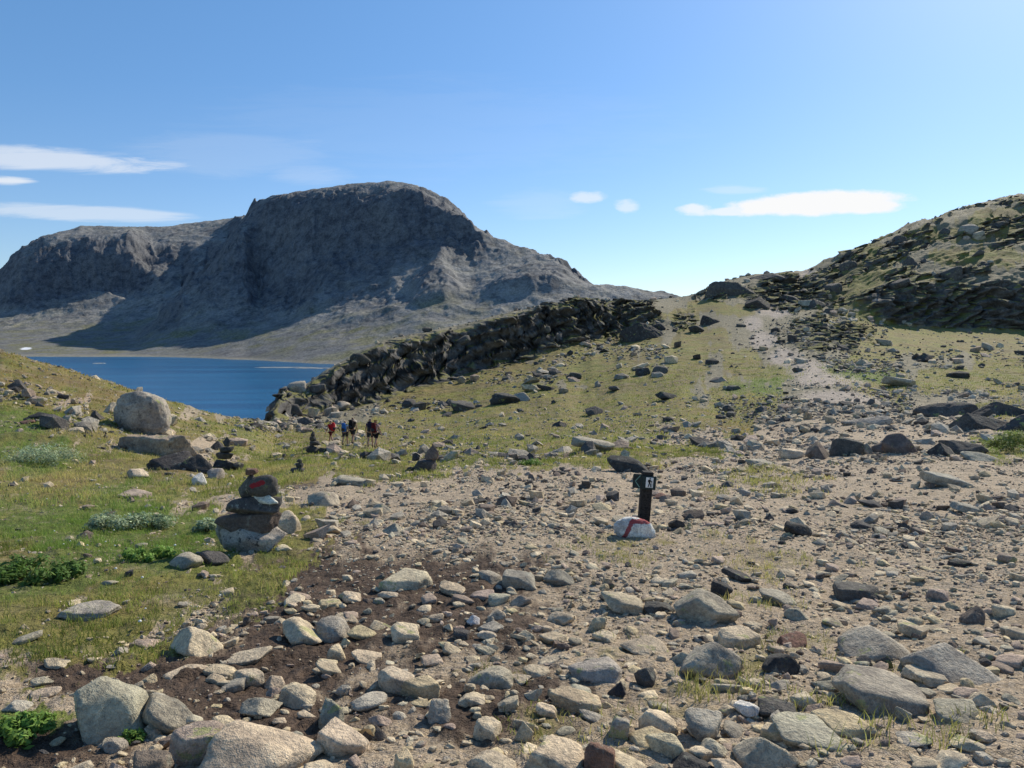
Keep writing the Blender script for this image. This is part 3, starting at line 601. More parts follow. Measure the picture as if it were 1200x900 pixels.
HERO = [
# px, base, w, h, kind, tint, label   (foreground, left)
(117,868,90,84,'j','v','big blocky stone with yellow-green lichen at the lower left, beside the green weeds'),
(187,858,70,58,'j','v','grey stone with a lime lichen patch, right of the lichen-spotted block at lower left'),
(220,894,58,60,'s','m','long flat tan slab lying behind the big pale round boulder at the bottom left'),
(167,915,44,44,'s','b','brown-pink flat slab cut by the bottom edge, under the lime-lichened stone'),
(287,922,124,66,'r','p','big pale round-backed boulder cut by the bottom edge at left'),
(218,766,56,40,'w','p','pale wedge-shaped stone on the edge between grass and black mud'),
(161,759,32,13,'r','m','flat mauve-grey stone just left of the pale wedge at the grass edge'),
(92,727,54,24,'b','g','dark grey split rock standing alone in the left meadow grass'),
(13,833,26,17,'r','g','smooth grey stone at the left edge above the weeds'),
(60,784,26,14,'r','p','flat pale stone above left of the big lichen block'),
(45,804,20,13,'r','v','small greenish stone between the left edge and the lichen block'),
(45,819,30,10,'s','p','thin flat plate under the small greenish stone at left'),
(282,779,46,15,'s','p','long pale flat stone lying on the mud right of the pale wedge'),
(288,804,32,30,'r','p','upright rounded pale stone in the mud, left one of a pair'),
(318,806,25,19,'r','p','squat rounded pale stone in the mud, right one of a pair'),
(209,794,46,20,'a','p','tan stone with a long tail pointing right, above the lime-lichened stone'),
(173,787,15,12,'r','m','small round stone next to the long-tailed tan stone'),
(174,800,17,13,'r','y','yellowish stone wedged above the lime-lichened stone'),
(296,840,44,30,'w','v','greenish wedge stone just above the big pale round boulder'),
(344,831,38,30,'a','p','pale angular stone above the big flat pale stone at the lower left'),
(130,883,24,22,'r','g','small grey stone under the lichen block beside the weeds'),
(337,902,32,32,'r','m','rounded brownish stone leaning on the right end of the big pale boulder'),
(255,793,32,12,'s','p','flat stone below the long pale flat stone in the mud'),
# mud area
(471,691,58,30,'s','p','broad flat pale slab at the upper rim of the black mud'),
(608,688,36,24,'b','g','two-sided block with a dark shaded gap at the back of the mud'),
(576,684,28,16,'r','g','rounded grey stone left of the two-sided block'),
(348,753,48,33,'a','p','low pale chunky rock left of the rock with a grass tuft in the mud'),
(386,751,38,34,'a','g','grey rock with a dark left face and a grass tuft at its foot'),
(473,754,34,24,'b','p','pale blocky stone in the middle of the mud'),
(445,738,26,14,'w','p','small pale pointed stone above left of the blocky one in the mud'),
(422,749,31,13,'s','y','yellowish flat stone right of the tufted grey rock'),
(403,728,27,16,'r','p','pale oval stone above the tufted grey rock'),
(349,704,25,12,'r','m','round stone at the upper left of the mud'),
(384,713,27,10,'s','y','yellow-tan flat stone at the upper left of the mud'),
(407,706,27,14,'r','p','oval stone right of the yellow-tan one at the upper left of the mud'),
(392,775,20,23,'r','p','upright egg-shaped stone below the tufted grey rock'),
(400,885,56,38,'s','p','large flat pale stone at the bottom, left of the dark wedge'),
(436,866,29,27,'w','d','dark wedge stone with a lit right side near the bottom'),
(472,908,24,34,'b','y','upright pale oblong block at the bottom edge'),
(577,908,56,32,'r','p','rounded stone half cut by the bottom edge, left of the large rounded block'),
(654,912,74,50,'b','p','large rounded pale block at the bottom edge in the middle'),
(573,804,58,35,'r','v','round lichened stone in the centre foreground'),
(461,812,40,29,'s','p','first of three long pale stones lying side by side, the leftmost'),
(492,819,44,33,'s','y','middle one of three long pale stones lying side by side, dark underneath'),
(498,818,32,18,'s','p','lowest and shortest of three long pale stones lying side by side'),
(505,781,27,13,'b','m','flat-topped purplish block above the three long stones'),
(571,867,32,30,'s','p','slim stick-like stone slanting down right in the foreground'),
(614,869,21,26,'w','p','upright pointed pale stone right of the stick-like stone'),
(610,802,25,15,'r','p','oval stone touching the right side of the round lichened stone'),
(630,793,30,13,'s','p','flat oval stone right of the round lichened stone'),
(614,751,28,19,'w','p','pale pointed stone right of the mud with dry grass beside it'),
(386,856,30,42,'j','v','mossy upright clump of rock with a root across it'),
(514,846,27,34,'j','g','upright grey stone with a shaded face in the gravel'),
(427,778,32,12,'s','p','flat stone right of the egg-shaped stone'),
(453,688,12,8,'r','p','pebble on the left end of the broad pale slab'),
(530,697,28,12,'s','p','flat stone right of the broad pale slab at the mud rim'),
(565,703,26,11,'s','m','thin stone below the two-sided block in the mud'),
(495,733,14,10,'r','p','small light pebble in the blackest mud'),
(553,732,16,16,'w','w','small whitish pointed stone in the mud'),
(575,741,28,15,'b','g','grey chip with a dark side right of the whitish pointed stone'),
(540,750,17,14,'b','d','dark chip left of the grey chip'),
# centre and right foreground
(657,686,35,22,'w','g','grey wedge stone with a dark left face behind the mud'),
(732,719,45,22,'s','p','rounded slab with a dark front in the centre'),
(773,718,34,22,'j','d','dark reddish rock right of the rounded slab'),
(831,728,68,50,'a','v','big lumpy rock with lichened hollows in the centre right'),
(848,699,24,26,'j','k','black upright splinter of rock above the big lumpy rock'),
(917,709,40,19,'s','v','grey-green slab with a dark front edge right of the lumpy rock'),
(938,726,24,17,'r','v','small greenish round rock below the grey-green slab'),
(760,767,52,24,'r','p','pale hump of rock half buried in the centre'),
(700,796,58,37,'r','g','round stone with a dark left side in the centre foreground'),
(844,795,76,60,'w','g','big pyramid-shaped grey rock with cracks in its face'),
(873,760,48,32,'s','p','pale flat slab leaning behind the pyramid rock'),
(924,792,46,31,'w','k','dark angular rock right of the pyramid rock'),
(934,758,32,22,'j','r','dark reddish lumpy rock behind the dark angular one'),
(675,838,56,32,'s','y','long tapered tan stone pointing down right'),
(724,817,22,22,'w','k','small dark triangular stone in the dry grass'),
(776,860,44,42,'a','p','pale leaning stone between the tapered stone and the elongated ones'),
(831,867,44,44,'r','g','elongated rounded stone with a dark side pointing up left'),
(840,887,35,28,'r','v','rough round stone under the elongated rounded one'),
(823,864,27,17,'r','p','smooth oval stone beside the elongated rounded one'),
(727,865,23,29,'b','g','small square grey block standing upright near the bottom'),
(881,842,29,22,'a','w','bright white quartz stone'),
(918,843,44,25,'b','d','dark block with a lit top right of the white quartz stone'),
(705,908,38,52,'b','r','reddish-brown upright stone at the bottom edge'),
(737,908,47,32,'r','p','rounded stone right of the reddish-brown upright one at the bottom'),
(782,889,40,31,'r','p','pale rounded block in the row along the bottom'),
(811,912,52,32,'w','k','black-faced stone in the row along the bottom'),
(861,912,40,26,'r','p','low pale stone at the bottom edge left of the greenish rock'),
(757,804,24,29,'j','d','dark knobbly stone in the dry grass near the centre'),
(648,755,31,17,'s','p','flat pale stone with a dark front left of the round dark-sided stone'),
(659,731,28,20,'a','p','rough pale stone behind the flat pale one'),
(700,739,20,22,'j','v','small pitted stone below the rounded slab'),
(714,753,28,15,'s','p','flat disc-like pale stone left of the buried hump'),
(801,776,22,18,'r','v','small round greenish stone at the left foot of the pyramid rock'),
(907,908,68,58,'w','v','big greenish angular rock at the bottom right'),
(855,837,20,12,'r','p','small smooth stone left of the white quartz stone'),
(1013,704,48,28,'b','d','dark block with a pale lichened top on the gravel at right'),
(1038,771,72,48,'r','g','big grey lozenge-shaped boulder at right'),
(1138,800,106,64,'w','g','largest angular slab with a dark left end, at the right edge'),
(1146,729,24,28,'a','b','brown upright rounded stone above the largest slab'),
(1052,837,98,52,'s','g','long grey slab lying across, below the lozenge boulder'),
(1140,845,58,27,'s','v','grey-white low slab below the largest angular slab'),
(951,828,36,24,'w','p','pointed stone with a dark left side, in the grass at right'),
(999,862,58,30,'b','y','flat-topped stone with a black front near the bottom right'),
(963,875,74,31,'s','v','long low dark-edged stone left of the flat-topped one'),
(982,809,36,22,'w','v','small greenish wedge left of the long grey slab'),
(1023,714,31,14,'s','m','brown flat stone in front of the dark block on the gravel'),
(1097,804,46,21,'s','p','pale flat stone between lozenge and largest slab'),
(1156,829,32,27,'w','p','pale tilted plate behind the grey-white low slab'),
(1078,878,40,14,'s','g','thin flat stone low at the right'),
(1161,870,23,16,'r','p','small pale stone low at the right edge'),
(1142,883,36,21,'r','p','rounded pale stone at the lower right'),
(1040,784,20,22,'w','d','small dark pointed stone under the lozenge boulder'),
(1063,846,16,21,'r','g','small upright oval stone in front of the long grey slab'),
(1015,783,20,13,'r','v','mossy little stone left of the small dark pointed one'),
(1077,747,31,18,'s','p','pale plate behind the lozenge boulder'),
(1129,664,24,13,'j','k','dark chunk on the gravel far right'),
# middle distance
(936,627,32,20,'j','k','black rock on the gravel plain right of the signpost'),
(1024,594,24,12,'r','d','dark hump on the gravel plain at right'),
(1013,619,20,12,'r','d','second dark hump, nearer and left of the other on the gravel plain'),
(1090,609,17,15,'j','g','small grey jagged rock on the gravel at right'),
(1138,601,28,13,'r','g','low grey rock on the gravel near the right edge'),
(1078,643,26,13,'j','d','dark broken stone at right on the gravel'),
(868,682,30,12,'s','k','flat black stone above the lumpy rock'),
(739,552,44,24,'r','k','dark rounded rock behind the signpost'),
(795,619,17,13,'j','k','dark stone right of the signpost base'),
(775,585,16,9,'j','r','small dark red stone right behind the signpost'),
(698,528,46,16,'s','g','broad pale rock sheet at the edge of the grass behind the signpost'),
(1122,570,50,17,'s','g','long pale boulder lying on the gravel at the right'),
(932,537,28,14,'s','p','whitish flat rock at the far side of the gravel'),
(895,545,34,10,'s','g','low grey sheet of rock left of the whitish flat rock'),
(967,537,30,23,'w','b','leftmost of the row of dark brown boulders, with a curved peak'),
(997,533,30,25,'b','d','square dark boulder, second of the row'),
(1019,531,18,17,'w','g','small grey boulder wedged in the middle of the row'),
(1038,530,26,19,'a','b','brown low boulder, fourth of the row'),
(1062,530,34,28,'w','b','pointed brown boulder at the right end of the row'),
(1112,534,30,22,'w','k','dark boulder beside the grassy bank at right'),
(1140,532,42,20,'j','d','broken dark rocks before the grassy bank at right'),
(1156,540,38,16,'r','g','smooth grey hump in front of the grassy bank'),
(1064,452,34,10,'s','g','long pale boulder on the far right terrace'),
(592,664,14,9,'r','p','small pale stone at the far rim of the mud'),
(461,626,24,19,'w','g','grey pointed stone with a grass tuft left of centre'),
(375,592,36,22,'a','v','pale lichened block between cairn and gravel'),
(444,602,26,18,'w','g','dark-sided stone behind the grey pointed one'),
(410,568,46,14,'s','g','wide pale sheet of rock on the rise behind the cairn'),
(386,624,22,12,'r','p','pale stone right of the cairn on the path edge'),
(334,624,26,32,'r','p','rounded pale stone standing against the back of the near cairn'),
(330,645,18,10,'r','p','small pale stone on the ground right of the cairn'),
(212,664,34,24,'r','g','grey lichened stone left of the near cairn, in its shadow'),
(243,660,36,22,'r','d','dark stone between the cairn and the grey lichened stone'),
(150,584,34,11,'s','m','flat stone lying in the meadow left of the near cairn'),
(158,560,26,13,'r','p','pale stone in the ring below the dark split rocks'),
(232,568,18,18,'r','w','whitish lichened stone in the meadow behind the near cairn'),
(248,560,18,16,'r','g','grey stone right of the whitish lichened one behind the near cairn'),
]
for h in HERO: lay_stone(h[0], h[1] + .05 * h[3], h[2] * 1.14, h[3] * 1.14, *h[4:])
BOULD = [
(226,552,44,34,'w','k','dark right block of the split rock below the big boulder'),
(196,551,62,37,'j','k','black split rock with a pale edge below the big boulder'),
(42,492,24,14,'a','k','dark boulder on the left hillside'),
(82,487,9,11,'w','d','little pointed dark stone on the left hillside'),
(28,497,16,6,'j','r','reddish low stone left of the dark hillside boulder'),
(542,482,34,13,'b','d','flat-topped dark boulder on the grass in the middle distance'),
(592,474,36,18,'j','k','large dark boulder with a lower left block in the middle distance'),
(612,470,22,15,'w','g','pale boulder against the large dark one in the middle distance'),
(656,500,19,11,'w','k','dark pointed boulder alone on the yellow grass'),
(698,486,22,13,'w','d','grey-green pointed boulder on the slope'),
(640,458,22,6,'s','k','flat dark boulder on the upper slope'),
(722,458,16,7,'r','d','round dark boulder high on the grass'),
(675,444,14,8,'b','k','dark block among rubble on the upper slope'),
(755,440,18,11,'b','k','left of two dark blocks on the upper slope'),
(774,439,20,14,'a','d','right of two dark blocks on the upper slope'),
(783,468,26,11,'j','k','dark jagged boulder on the right part of the slope'),
(892,362,32,15,'w','k','dark boulder left of the path near the pass'),
(928,353,26,10,'a','k','dark low boulder right of the path near the pass'),
(834,380,24,13,'r','k','round dark boulder on the slope below the pass'),
(818,390,20,9,'r','k','low dark boulder left of the round one below the pass'),
(950,360,22,7,'s','g','pale flat boulder above the path'),
(1042,405,22,8,'s','g','grey boulder alone on the red-brown terrace'),
(860,457,18,8,'a','d','small dark boulder on the green band below the path'),
(355,498,22,14,'w','d','grey boulder at the foot of the dark cliff near the hikers'),
(395,483,26,14,'a','g','pale boulder at the left foot of the dark cliff'),
(480,477,20,12,'a','d','boulder on the scree under the middle of the cliff'),
(320,470,30,24,'r','d','rounded dark rock at the lake end of the cliff'),
(346,460,26,18,'r','g','pale rounded rock on top of the lake end of the cliff'),
]
for h in BOULD: lay_stone(*h, name='boulder', cat='boulder', mat='boulder', sub=4)
# bedrock slabs
for h in [
(1118,488,80,20,'r','d','low dark hump of bedrock at the left end of the right rock band'),
(1178,486,70,26,'w','d','dark bedrock slab at the right edge, upper band'),
(1150,503,84,30,'w','d','dark ribbed slab of bedrock in the lower band at the right'),
(1200,505,60,32,'a','d','dark bedrock cut by the right edge, above the green bush'),
(1020,497,60,10,'r','g','pale sheet of bedrock below the path'),
(176,532,100,34,'s','m','smooth pale sheet of bedrock under the big boulder'),
(758,398,62,26,'j','k','dark domed outcrop on the ridge'),
(905,330,46,9,'j','d','rounded outcrop on the skyline left of the path'),
(858,347,60,20,'j','d','broad rounded outcrop on the skyline at the pass'),
]: lay_stone(*h, name='rock_outcrop', cat='outcrop', mat='boulder', sub=5, dep=.38, sink=.42, rz=-.1, tilt=.06)
# crag boulders along the cliff and the hill
for i in range(42):
    if i < 18:
        u = random.random(); px = 310 + 470 * u
        top = np.interp(px, [310,350,400,450,530,600,680,730,800], [470,452,425,402,384,367,353,355,372])
        bot = np.interp(px, [310,350,400,450,530,600,680,730,800], [486,488,482,470,440,425,394,390,392])
        py = top + (bot - top) * random.random() ** .8; gname, lb = 'boulders of the dark cliff', 'dark angular boulder among the crags of the shaded cliff in the middle distance'
    else:
        px = random.uniform(950, 1200); top = np.interp(px, [950,1000,1050,1200], [325,298,275,235]); py = random.uniform(top + 12, 372)
        gname, lb = 'boulders of the right hill', 'dark angular boulder among the crags of the steep right hillside'
    wv_ = 7 + 20 * random.random() ** 1.8 if i < 18 else 7 + 18 * random.random() ** 2
    lay_stone(px, py, wv_, wv_ * random.uniform(.3, .6), random.choice('abwab'), random.choice('kddd' if i < 18 else 'ddgd'), lb, 'boulder', 'boulder', gname, 'boulder', 3, dep=.9, sink=.45, tilt=random.uniform(-.1, .5))

# the big rounded boulder perched on its slab
lay_stone(160, 507, 66, 74, 'o', 'g', 'huge rounded grey boulder perched by the lake on the left', 'boulder', 'boulder', mat='boulder', sub=5, dep=.8, sink=.06, rz=.1, tilt=-.05, seed=31)

# medium stones nobody would name one by one
def too_close(x, y, r): return any((x - a) ** 2 + (y - b) ** 2 < (r + c) ** 2 * .8 for a, b, c in placed)
ZONES = [((330,640,690,800),24,(11,27),'ppgmy','small pale stone half sunk in the dark mud left of centre','pale stones in the mud'),
         ((230,560,800,895),28,(12,32),'ppgym','small stone among gravel and roots at the bottom left of centre','stones at the bottom left of centre'),
         ((560,900,690,790),26,(11,30),'pgpmv','small rough stone on the bare trodden dirt in the centre','stones on the trodden dirt'),
         ((570,920,800,895),30,(12,34),'pgpyv','small stone in dry grass along the bottom of the photo','stones in the dry grass'),
         ((900,1195,700,890),30,(11,30),'gppvm','small angular stone between the large slabs at the lower right','stones between the right slabs'),
         ((780,1195,570,690),16,(9,20),'gdkbm','small dark stone on the open gravel plain at right','stones on the gravel plain')]
for (x0, x1, y0, y1), n, (w0, w1), tn, lb, gr in ZONES:
    c_ = 0
    for _ in range(n * 30):
        if c_ >= n: break
        px, py = random.uniform(x0, x1), random.uniform(y0, y1); gx_, gy_, gz_ = ground_at(px, py)
        w_ = w0 + (w1 - w0) * random.random() ** 1.7
        if too_close(gx_, gy_ + .03, w_ * gy_ / FPX * .6): continue
        lay_stone(px, py, w_, w_ * random.uniform(.4, .75), random.choice('saswrba'), random.choice(tn), lb, 'stone', 'stone', gr, sub=3, dep=random.uniform(.6, .95)); c_ += 1

# ------------------------------------------------------------------ gravel and rubble, thousands of loose bits
def scatter(name, pos, size, mat, sub, kinds, tints, flatness=(.35, .8), smooth_sh=False, seed=0, wts=None, jit=.25, cat_label=None):
    r = np.random.default_rng(seed); n = len(pos); T = [stone(k, 900 + i, sub) for i, k in enumerate(kinds)]
    pick = r.integers(0, len(T), n); nv, nf = len(T[0][0]), len(T[0][1])
    TV = np.stack([q[0] for q in T]); Fx = T[0][1]
    a = r.uniform(0, 6.283, n); tx, ty = r.normal(0, .2, n), r.normal(0, .2, n)
    sc = np.stack([size * r.uniform(.35, .6, n), size * r.uniform(.28, .5, n), size * r.uniform(*flatness, n) * .45], -1)
    V = TV[pick] * sc[:, None, :]
    V[:, :, 2] += V[:, :, 0] * tx[:, None] + V[:, :, 1] * ty[:, None]
    ca, sa = np.cos(a)[:, None], np.sin(a)[:, None]
    X = V[:, :, 0] * ca - V[:, :, 1] * sa; Y = V[:, :, 0] * sa + V[:, :, 1] * ca
    V = np.stack([X, Y, V[:, :, 2]], -1) + pos[:, None, :]; V[:, :, 2] += (sc[:, 2] * .45)[:, None]
    Fa = (Fx[None] + (np.arange(n) * nv)[:, None, None]).reshape(-1, 3)
    tc = np.array([TINT[k] for k in tints])[r.choice(len(tints), n, p=wts)] * r.uniform(1 - jit, 1 + jit, (n, 1))
    cc = np.repeat(np.clip(tc, 0, .9), nv, 0)
    return tag(link(name, mesh_np(name, V.reshape(-1, 3), Fa, smooth_sh, {'col': cc}, M[mat])), kind='stuff')
def field(n, y0, y1, smax, dens, seed):
    """world-uniform random points of the ground between two depths, thinned by dens(x, y)"""
    r = np.random.default_rng(seed); y = np.sqrt(r.uniform(y0 * y0, y1 * y1, n)); s = r.uniform(-smax, smax, n); x = s * y
    k = r.random(n) < dens(x, y, s); x, y = x[k], y[k]
    return np.stack([x, y, H(x, y)], -1), r
def zone(x, y): return samp(GR, x, y), samp(MUD, x, y), samp(PATH, x, y), samp(ROCK, x, y)
def clump(x, y, sc, seed): return smooth(-.25, .35, fbm(x * sc, y * sc, oct=3, seed=seed))
def d_near(x, y, s):
    g, m, p, k = zone(x, y); return np.clip((1 - .89 * g) * (1 - .72 * m), 0, 1) * (.25 + .75 * clump(x, y, 1.1, 201))
pos, r = field(52000, 2.2, 11, .95, d_near, 11)
scatter('gravel', pos, np.clip(.016 * r.pareto(2.1, len(pos)) + .014, 0, .11), 'gravel', 2, 'raswbar', 'pppgmydbp', seed=12)
pos, r = field(10500, 2.4, 13, .95, lambda x, y, s: np.clip(1 - .95 * samp(GR, x, y), 0, 1) * (1 - .6 * samp(MUD, x, y)) * (.3 + .7 * clump(x, y, 1.4, 207)), 111)
scatter('gravel', pos, np.clip(.04 * r.pareto(2.2, len(pos)) + .045, 0, .19), 'gravel', 3, 'sasasbwj', 'pppgmyvp', (.22, .5), True, seed=112)
pos, r = field(95000, 10, 32, .95, lambda x, y, s: d_near(x, y, s) * (.35 + .65 * clump(x, y, .4, 202)), 13)
scatter('gravel', pos, np.clip(.035 * r.pareto(2.0, len(pos)) + .03, 0, .30), 'gravel', 1, 'raswsaws', 'pppgmdbgy', seed=14)
def d_mid(x, y, s):
    g, m, p, k = zone(x, y); c = clump(x, y, .12, 203)
    return np.clip((1 - .86 * g) * np.clip(1 - .75 * p, 0, 1) * (.10 + .62 * c) + .035, 0, 1)
pos, r = field(60000, 30, 85, .95, d_mid, 15)
scatter('rubble', pos, np.clip(.10 * r.pareto(1.9, len(pos)) + .09, 0, .9), 'rubble', 1, 'aaswbawj', 'ppgggdpm', seed=16)
def hl(x, y): return smooth(178, 192, y) * smooth(.30, .42, x / y)
def d_far(x, y, s):
    g, m, p, k = zone(x, y); c = clump(x, y, .05, 204)
    return np.clip((1 - .8 * g) * np.clip(1 - .75 * p, 0, 1) * (.08 + .6 * c) + .03, 0, 1) * (1 - .75 * hl(x, y))
pos, r = field(60000, 85, 285, .95, d_far, 17)
scatter('rubble', pos, np.clip(.24 * r.pareto(1.9, len(pos)) + .22, 0, 2.6), 'rubble', 1, 'aaswbawj', 'ggdpkgmp', seed=18)
# denser bands of rubble: below the path, beside the path, under the cliff, left hillside
def band(lst, dn): 
    B = blobs(lst, 1.2); return lambda x, y, s: samp(B, x, y) * dn * np.clip(1 - .8 * samp(PATH, x, y), 0, 1)
pos, r = field(110000, 28, 110, .95, band([(960,480,110,16),(1030,470,60,10),(900,395,30,16),(960,395,50,18),(30,462,50,10),(110,500,60,14),(340,498,60,8),(560,540,120,10),(480,565,90,16),(620,545,90,12),(1010,430,60,8),(1090,425,90,8),(990,390,40,14)], .55), 19)
scatter('rubble', pos, np.clip(.12 * r.pareto(2.0, len(pos)) + .14, 0, 1.1), 'rubble', 1, 'raswbawj', 'pgggddkm', seed=20)
pos, r = field(40000, 95, 200, .95, band([(920,400,46,22),(960,395,50,18),(990,380,50,16),(1000,420,60,8),(1100,420,90,9),(700,408,90,8),(600,440,80,8),(640,420,60,8),(480,480,80,8),(420,490,60,6),(760,415,60,10)], .6), 21)
scatter('rubble', pos, np.clip(.25 * r.pareto(2.0, len(pos)) + .28, 0, 2.2), 'rubble', 1, 'raswbawj', 'ggddkdmp', seed=22)
# ------------------------------------------------------------------ cairns
def red_paint(lines, wdt):
    """worn red paint strokes: lines of (x0, z0, x1, z1) in the stone's own coordinates"""
    def f(t, c):
        o = t.n('ShaderNodeTexCoord').outputs['Object']; s3 = t.n('ShaderNodeSeparateXYZ'); t.l(o, s3.inputs[0]); m_ = None
        for x0, z0, x1, z1 in lines:
            L = math.hypot(x1 - x0, z1 - z0); ux, uz = (x1 - x0) / L, (z1 - z0) / L
            dx = t.math('SUBTRACT', s3.outputs[0], x0); dz = t.math('SUBTRACT', s3.outputs[2], z0)
            u = t.math('ADD', t.math('MULTIPLY', dx, ux), t.math('MULTIPLY', dz, uz)); v = t.math('ABSOLUTE', t.math('SUBTRACT', t.math('MULTIPLY', dx, uz), t.math('MULTIPLY', dz, ux)))
            over = t.math('MAXIMUM', t.math('SUBTRACT', t.math('ABSOLUTE', t.math('SUBTRACT', u, L / 2)), L / 2), 0.)
            d = t.math('ADD', v, over); d = t.math('ADD', d, t.math('MULTIPLY', t.math('SUBTRACT', t.noise(t.pos(), 28, 4), .5), wdt * 1.3))
            q = t.rng(d, wdt, wdt * .7); m_ = q if m_ is None else t.math('MAXIMUM', m_, q)
        return t.mix(t.math('MULTIPLY', m_, .9), c, (.36, .022, .03))
    return f
M['rock_lichen'] = rock_material('lichened_cairn_rock', 'object', 1.2, 1.25)
M['rock_cairn_red'] = rock_material('red_painted_cairn_rock', 'object', 1, .3, red_paint([(-.10, .15, .04, .19)], .035))
def cairn(px, base, stones, label, name='cairn', Yoff=0.):
    x, y, z = ground_at(px, base); y += Yoff; x = x * 1.0; k = y / FPX
    root = empty(name, (x, y, z)); tag(root, label, 'cairn', 'cairns beside the trail')
    for (cx, cb, w, h, kind, tn, dy, lb, mt) in stones:
        V, F = stone(kind, int(cx * 31 + cb * 7), 4 if w * k > .12 else 3); W = w * k
        h *= .88; V = V * (W / 2, min(W, .52) * .36, h * k / 2)
        a = random.uniform(-.15, .15); ca, sa = math.cos(a), math.sin(a)
        V = V @ np.array([[ca, -sa, 0], [sa, ca, 0], [0, 0, 1]]).T; V[:, 2] += h * k / 2
        o = link('base_stone' if cb > base - 6 else 'stone', mesh_np('cairn_stone', V, F, True, None, M[mt or 'rock']), root, ((cx - px) * k, dy, (base - cb) * k - .015))
        o.color = tint(tn)
        if lb: o['label'] = lb
    placed.append((x, y, .5)); return root
cairn(297, 643, [
 (262, 640, 24, 30, 'r', 'v', .10, 'grey-green base stone at the left foot', None),
 (298, 648, 78, 40, 'a', 'g', -.04, 'wide pale lichened base stone', 'rock_lichen'),
 (291, 622, 74, 31, 'b', 'q', .05, 'dark reddish-brown slab', None),
 (299, 601, 66, 27, 'a', 'd', .03, 'dark rounded slab with green lichen', 'rock_lichen'),
 (314, 586, 33, 16, 'w', 'w', .0, 'small whitish wedge stone', None),
 (291, 583, 24, 34, 'a', 'd', .06, 'upright dark green-grey block', 'rock_lichen'),
 (309, 579, 36, 30, 'o', 'd', .03, 'dark stone with a red paint mark', 'rock_cairn_red'),
 (296, 553, 15, 8, 'b', 'r', .03, 'small reddish top stone', None)],
 'tall cairn of stacked flat stones with a red paint mark, on the meadow edge')
cairn(266, 551, [(262, 552, 26, 16, 'a', 'k', 0, None, None), (276, 552, 16, 12, 'r', 'd', .1, None, None), (263, 538, 22, 9, 's', 'd', .1, None, None), (265, 530, 17, 8, 'b', 'k', .1, None, None), (265, 523, 10, 13, 'w', 'k', .1, None, None)],
 'dark cairn with a pointed top stone, behind the tall painted cairn')
cairn(371, 532, [(366, 532, 15, 12, 'a', 'k', 0, None, None), (377, 533, 12, 10, 'r', 'k', 0, None, None), (369, 522, 12, 7, 's', 'd', 0, None, None), (367, 516, 8, 6, 'b', 'k', 0, None, None), (367, 511, 5, 7, 'w', 'k', 0, None, None)],
 'conical dark cairn just left of the five hikers')
cairn(350, 553, [(349, 554, 18, 8, 'a', 'd', 0, None, None), (351, 547, 9, 6, 'b', 'k', 0, None, None), (351, 542, 6, 6, 'b', 'k', 0, None, None)],
 'smallest cairn, a little dark stack below the conical one')
cairn(495, 553, [(497, 553, 30, 17, 'b', 'd', 0, 'squarish dark base stone', None), (481, 556, 14, 12, 'a', 'k', -.1, None, None), (506, 539, 17, 20, 'w', 'b', .1, 'brown pointed upright stone', None), (487, 540, 10, 11, 'w', 'k', .1, None, None)],
 'cairn with two upright pointed stones on a block, in the middle of the photo')

# ------------------------------------------------------------------ signpost and its painted stone
M['post'] = simple('weathered_dark_post', (.030, .026, .024), .85, .25, .6, 45)
M['sign_dark'] = simple('dark_green_board', (.012, .026, .028), .55, .3, .3, 40)
M['sign_line'] = simple('pale_green_line', (.16, .30, .26), .6)
M['sign_white'] = simple('white_plaque', (.78, .78, .76), .5, .3, .05)
M['sign_black'] = simple('black_pictogram', (.01, .01, .011), .6)
def box_np(x0, x1, y0, y1, z0, z1, bev=0):
    b = min(bev, (x1 - x0) * .4, (y1 - y0) * .4, (z1 - z0) * .4)
    if b <= 0:
        V = [(x, y, z) for z in (z0, z1) for (x, y) in ((x0, y0), (x1, y0), (x1, y1), (x0, y1))]
        return V, [(3,2,1,0),(4,5,6,7),(0,1,5,4),(1,2,6,5),(2,3,7,6),(3,0,4,7)]
    V, F = [], []
    def ringp(z, i): return [(x0+i+(b-i)*0, y0+b, z), (x0+b, y0+i, z), (x1-b, y0+i, z), (x1-i, y0+b, z), (x1-i, y1-b, z), (x1-b, y1-i, z), (x0+b, y1-i, z), (x0+i, y1-b, z)]
    for z, i in ((z0, b * .7), (z0 + b, 0), (z1 - b, 0), (z1, b * .7)): V += ringp(z, i)
    for r_ in range(3):
        for k in range(8): F.append((r_*8+k, r_*8+(k+1)%8, r_*8+8+(k+1)%8, r_*8+8+k))
    F.append(tuple(range(7, -1, -1))); F.append(tuple(range(24, 32))); return V, F
def join(parts):
    V, F = [], []
    for v, f in parts: F += [tuple(i + len(V) for i in q) for q in f]; V += list(v)
    return V, F
def poly_prism(pts, y0, y1):
    n = len(pts); V = [(x, y0, z) for x, z in pts] + [(x, y1, z) for x, z in pts]
    return V, [tuple(range(n)), tuple(range(2*n-1, n-1, -1))] + [(i, i+n, (i+1)%n+n, (i+1)%n) for i in range(n)]
def bar2(x0, z0, x1, z1, w, y0, y1):
    L = math.hypot(x1-x0, z1-z0); nx, nz = -(z1-z0)/L*w/2, (x1-x0)/L*w/2
    return poly_prism([(x0+nx, z0+nz), (x0-nx, z0-nz), (x1-nx, z1-nz), (x1+nx, z1+nz)], y0, y1)
def obj(name, vf, mat, parent=None, loc=None, sm=False):
    return link(name, mesh_np(name, np.array(vf[0], float), vf[1], sm, None, M[mat]), parent, loc)
sx_, sy_, sz_ = ground_at(754, 612); k = sy_ / FPX
post = empty('signpost', (sx_, sy_, sz_), 0); post.rotation_euler.y = R(4.0)
tag(post, 'short dark trail signpost with a white hiker plaque and a left arrow board', 'signpost'); placed.append((sx_, sy_, .2))
u = k
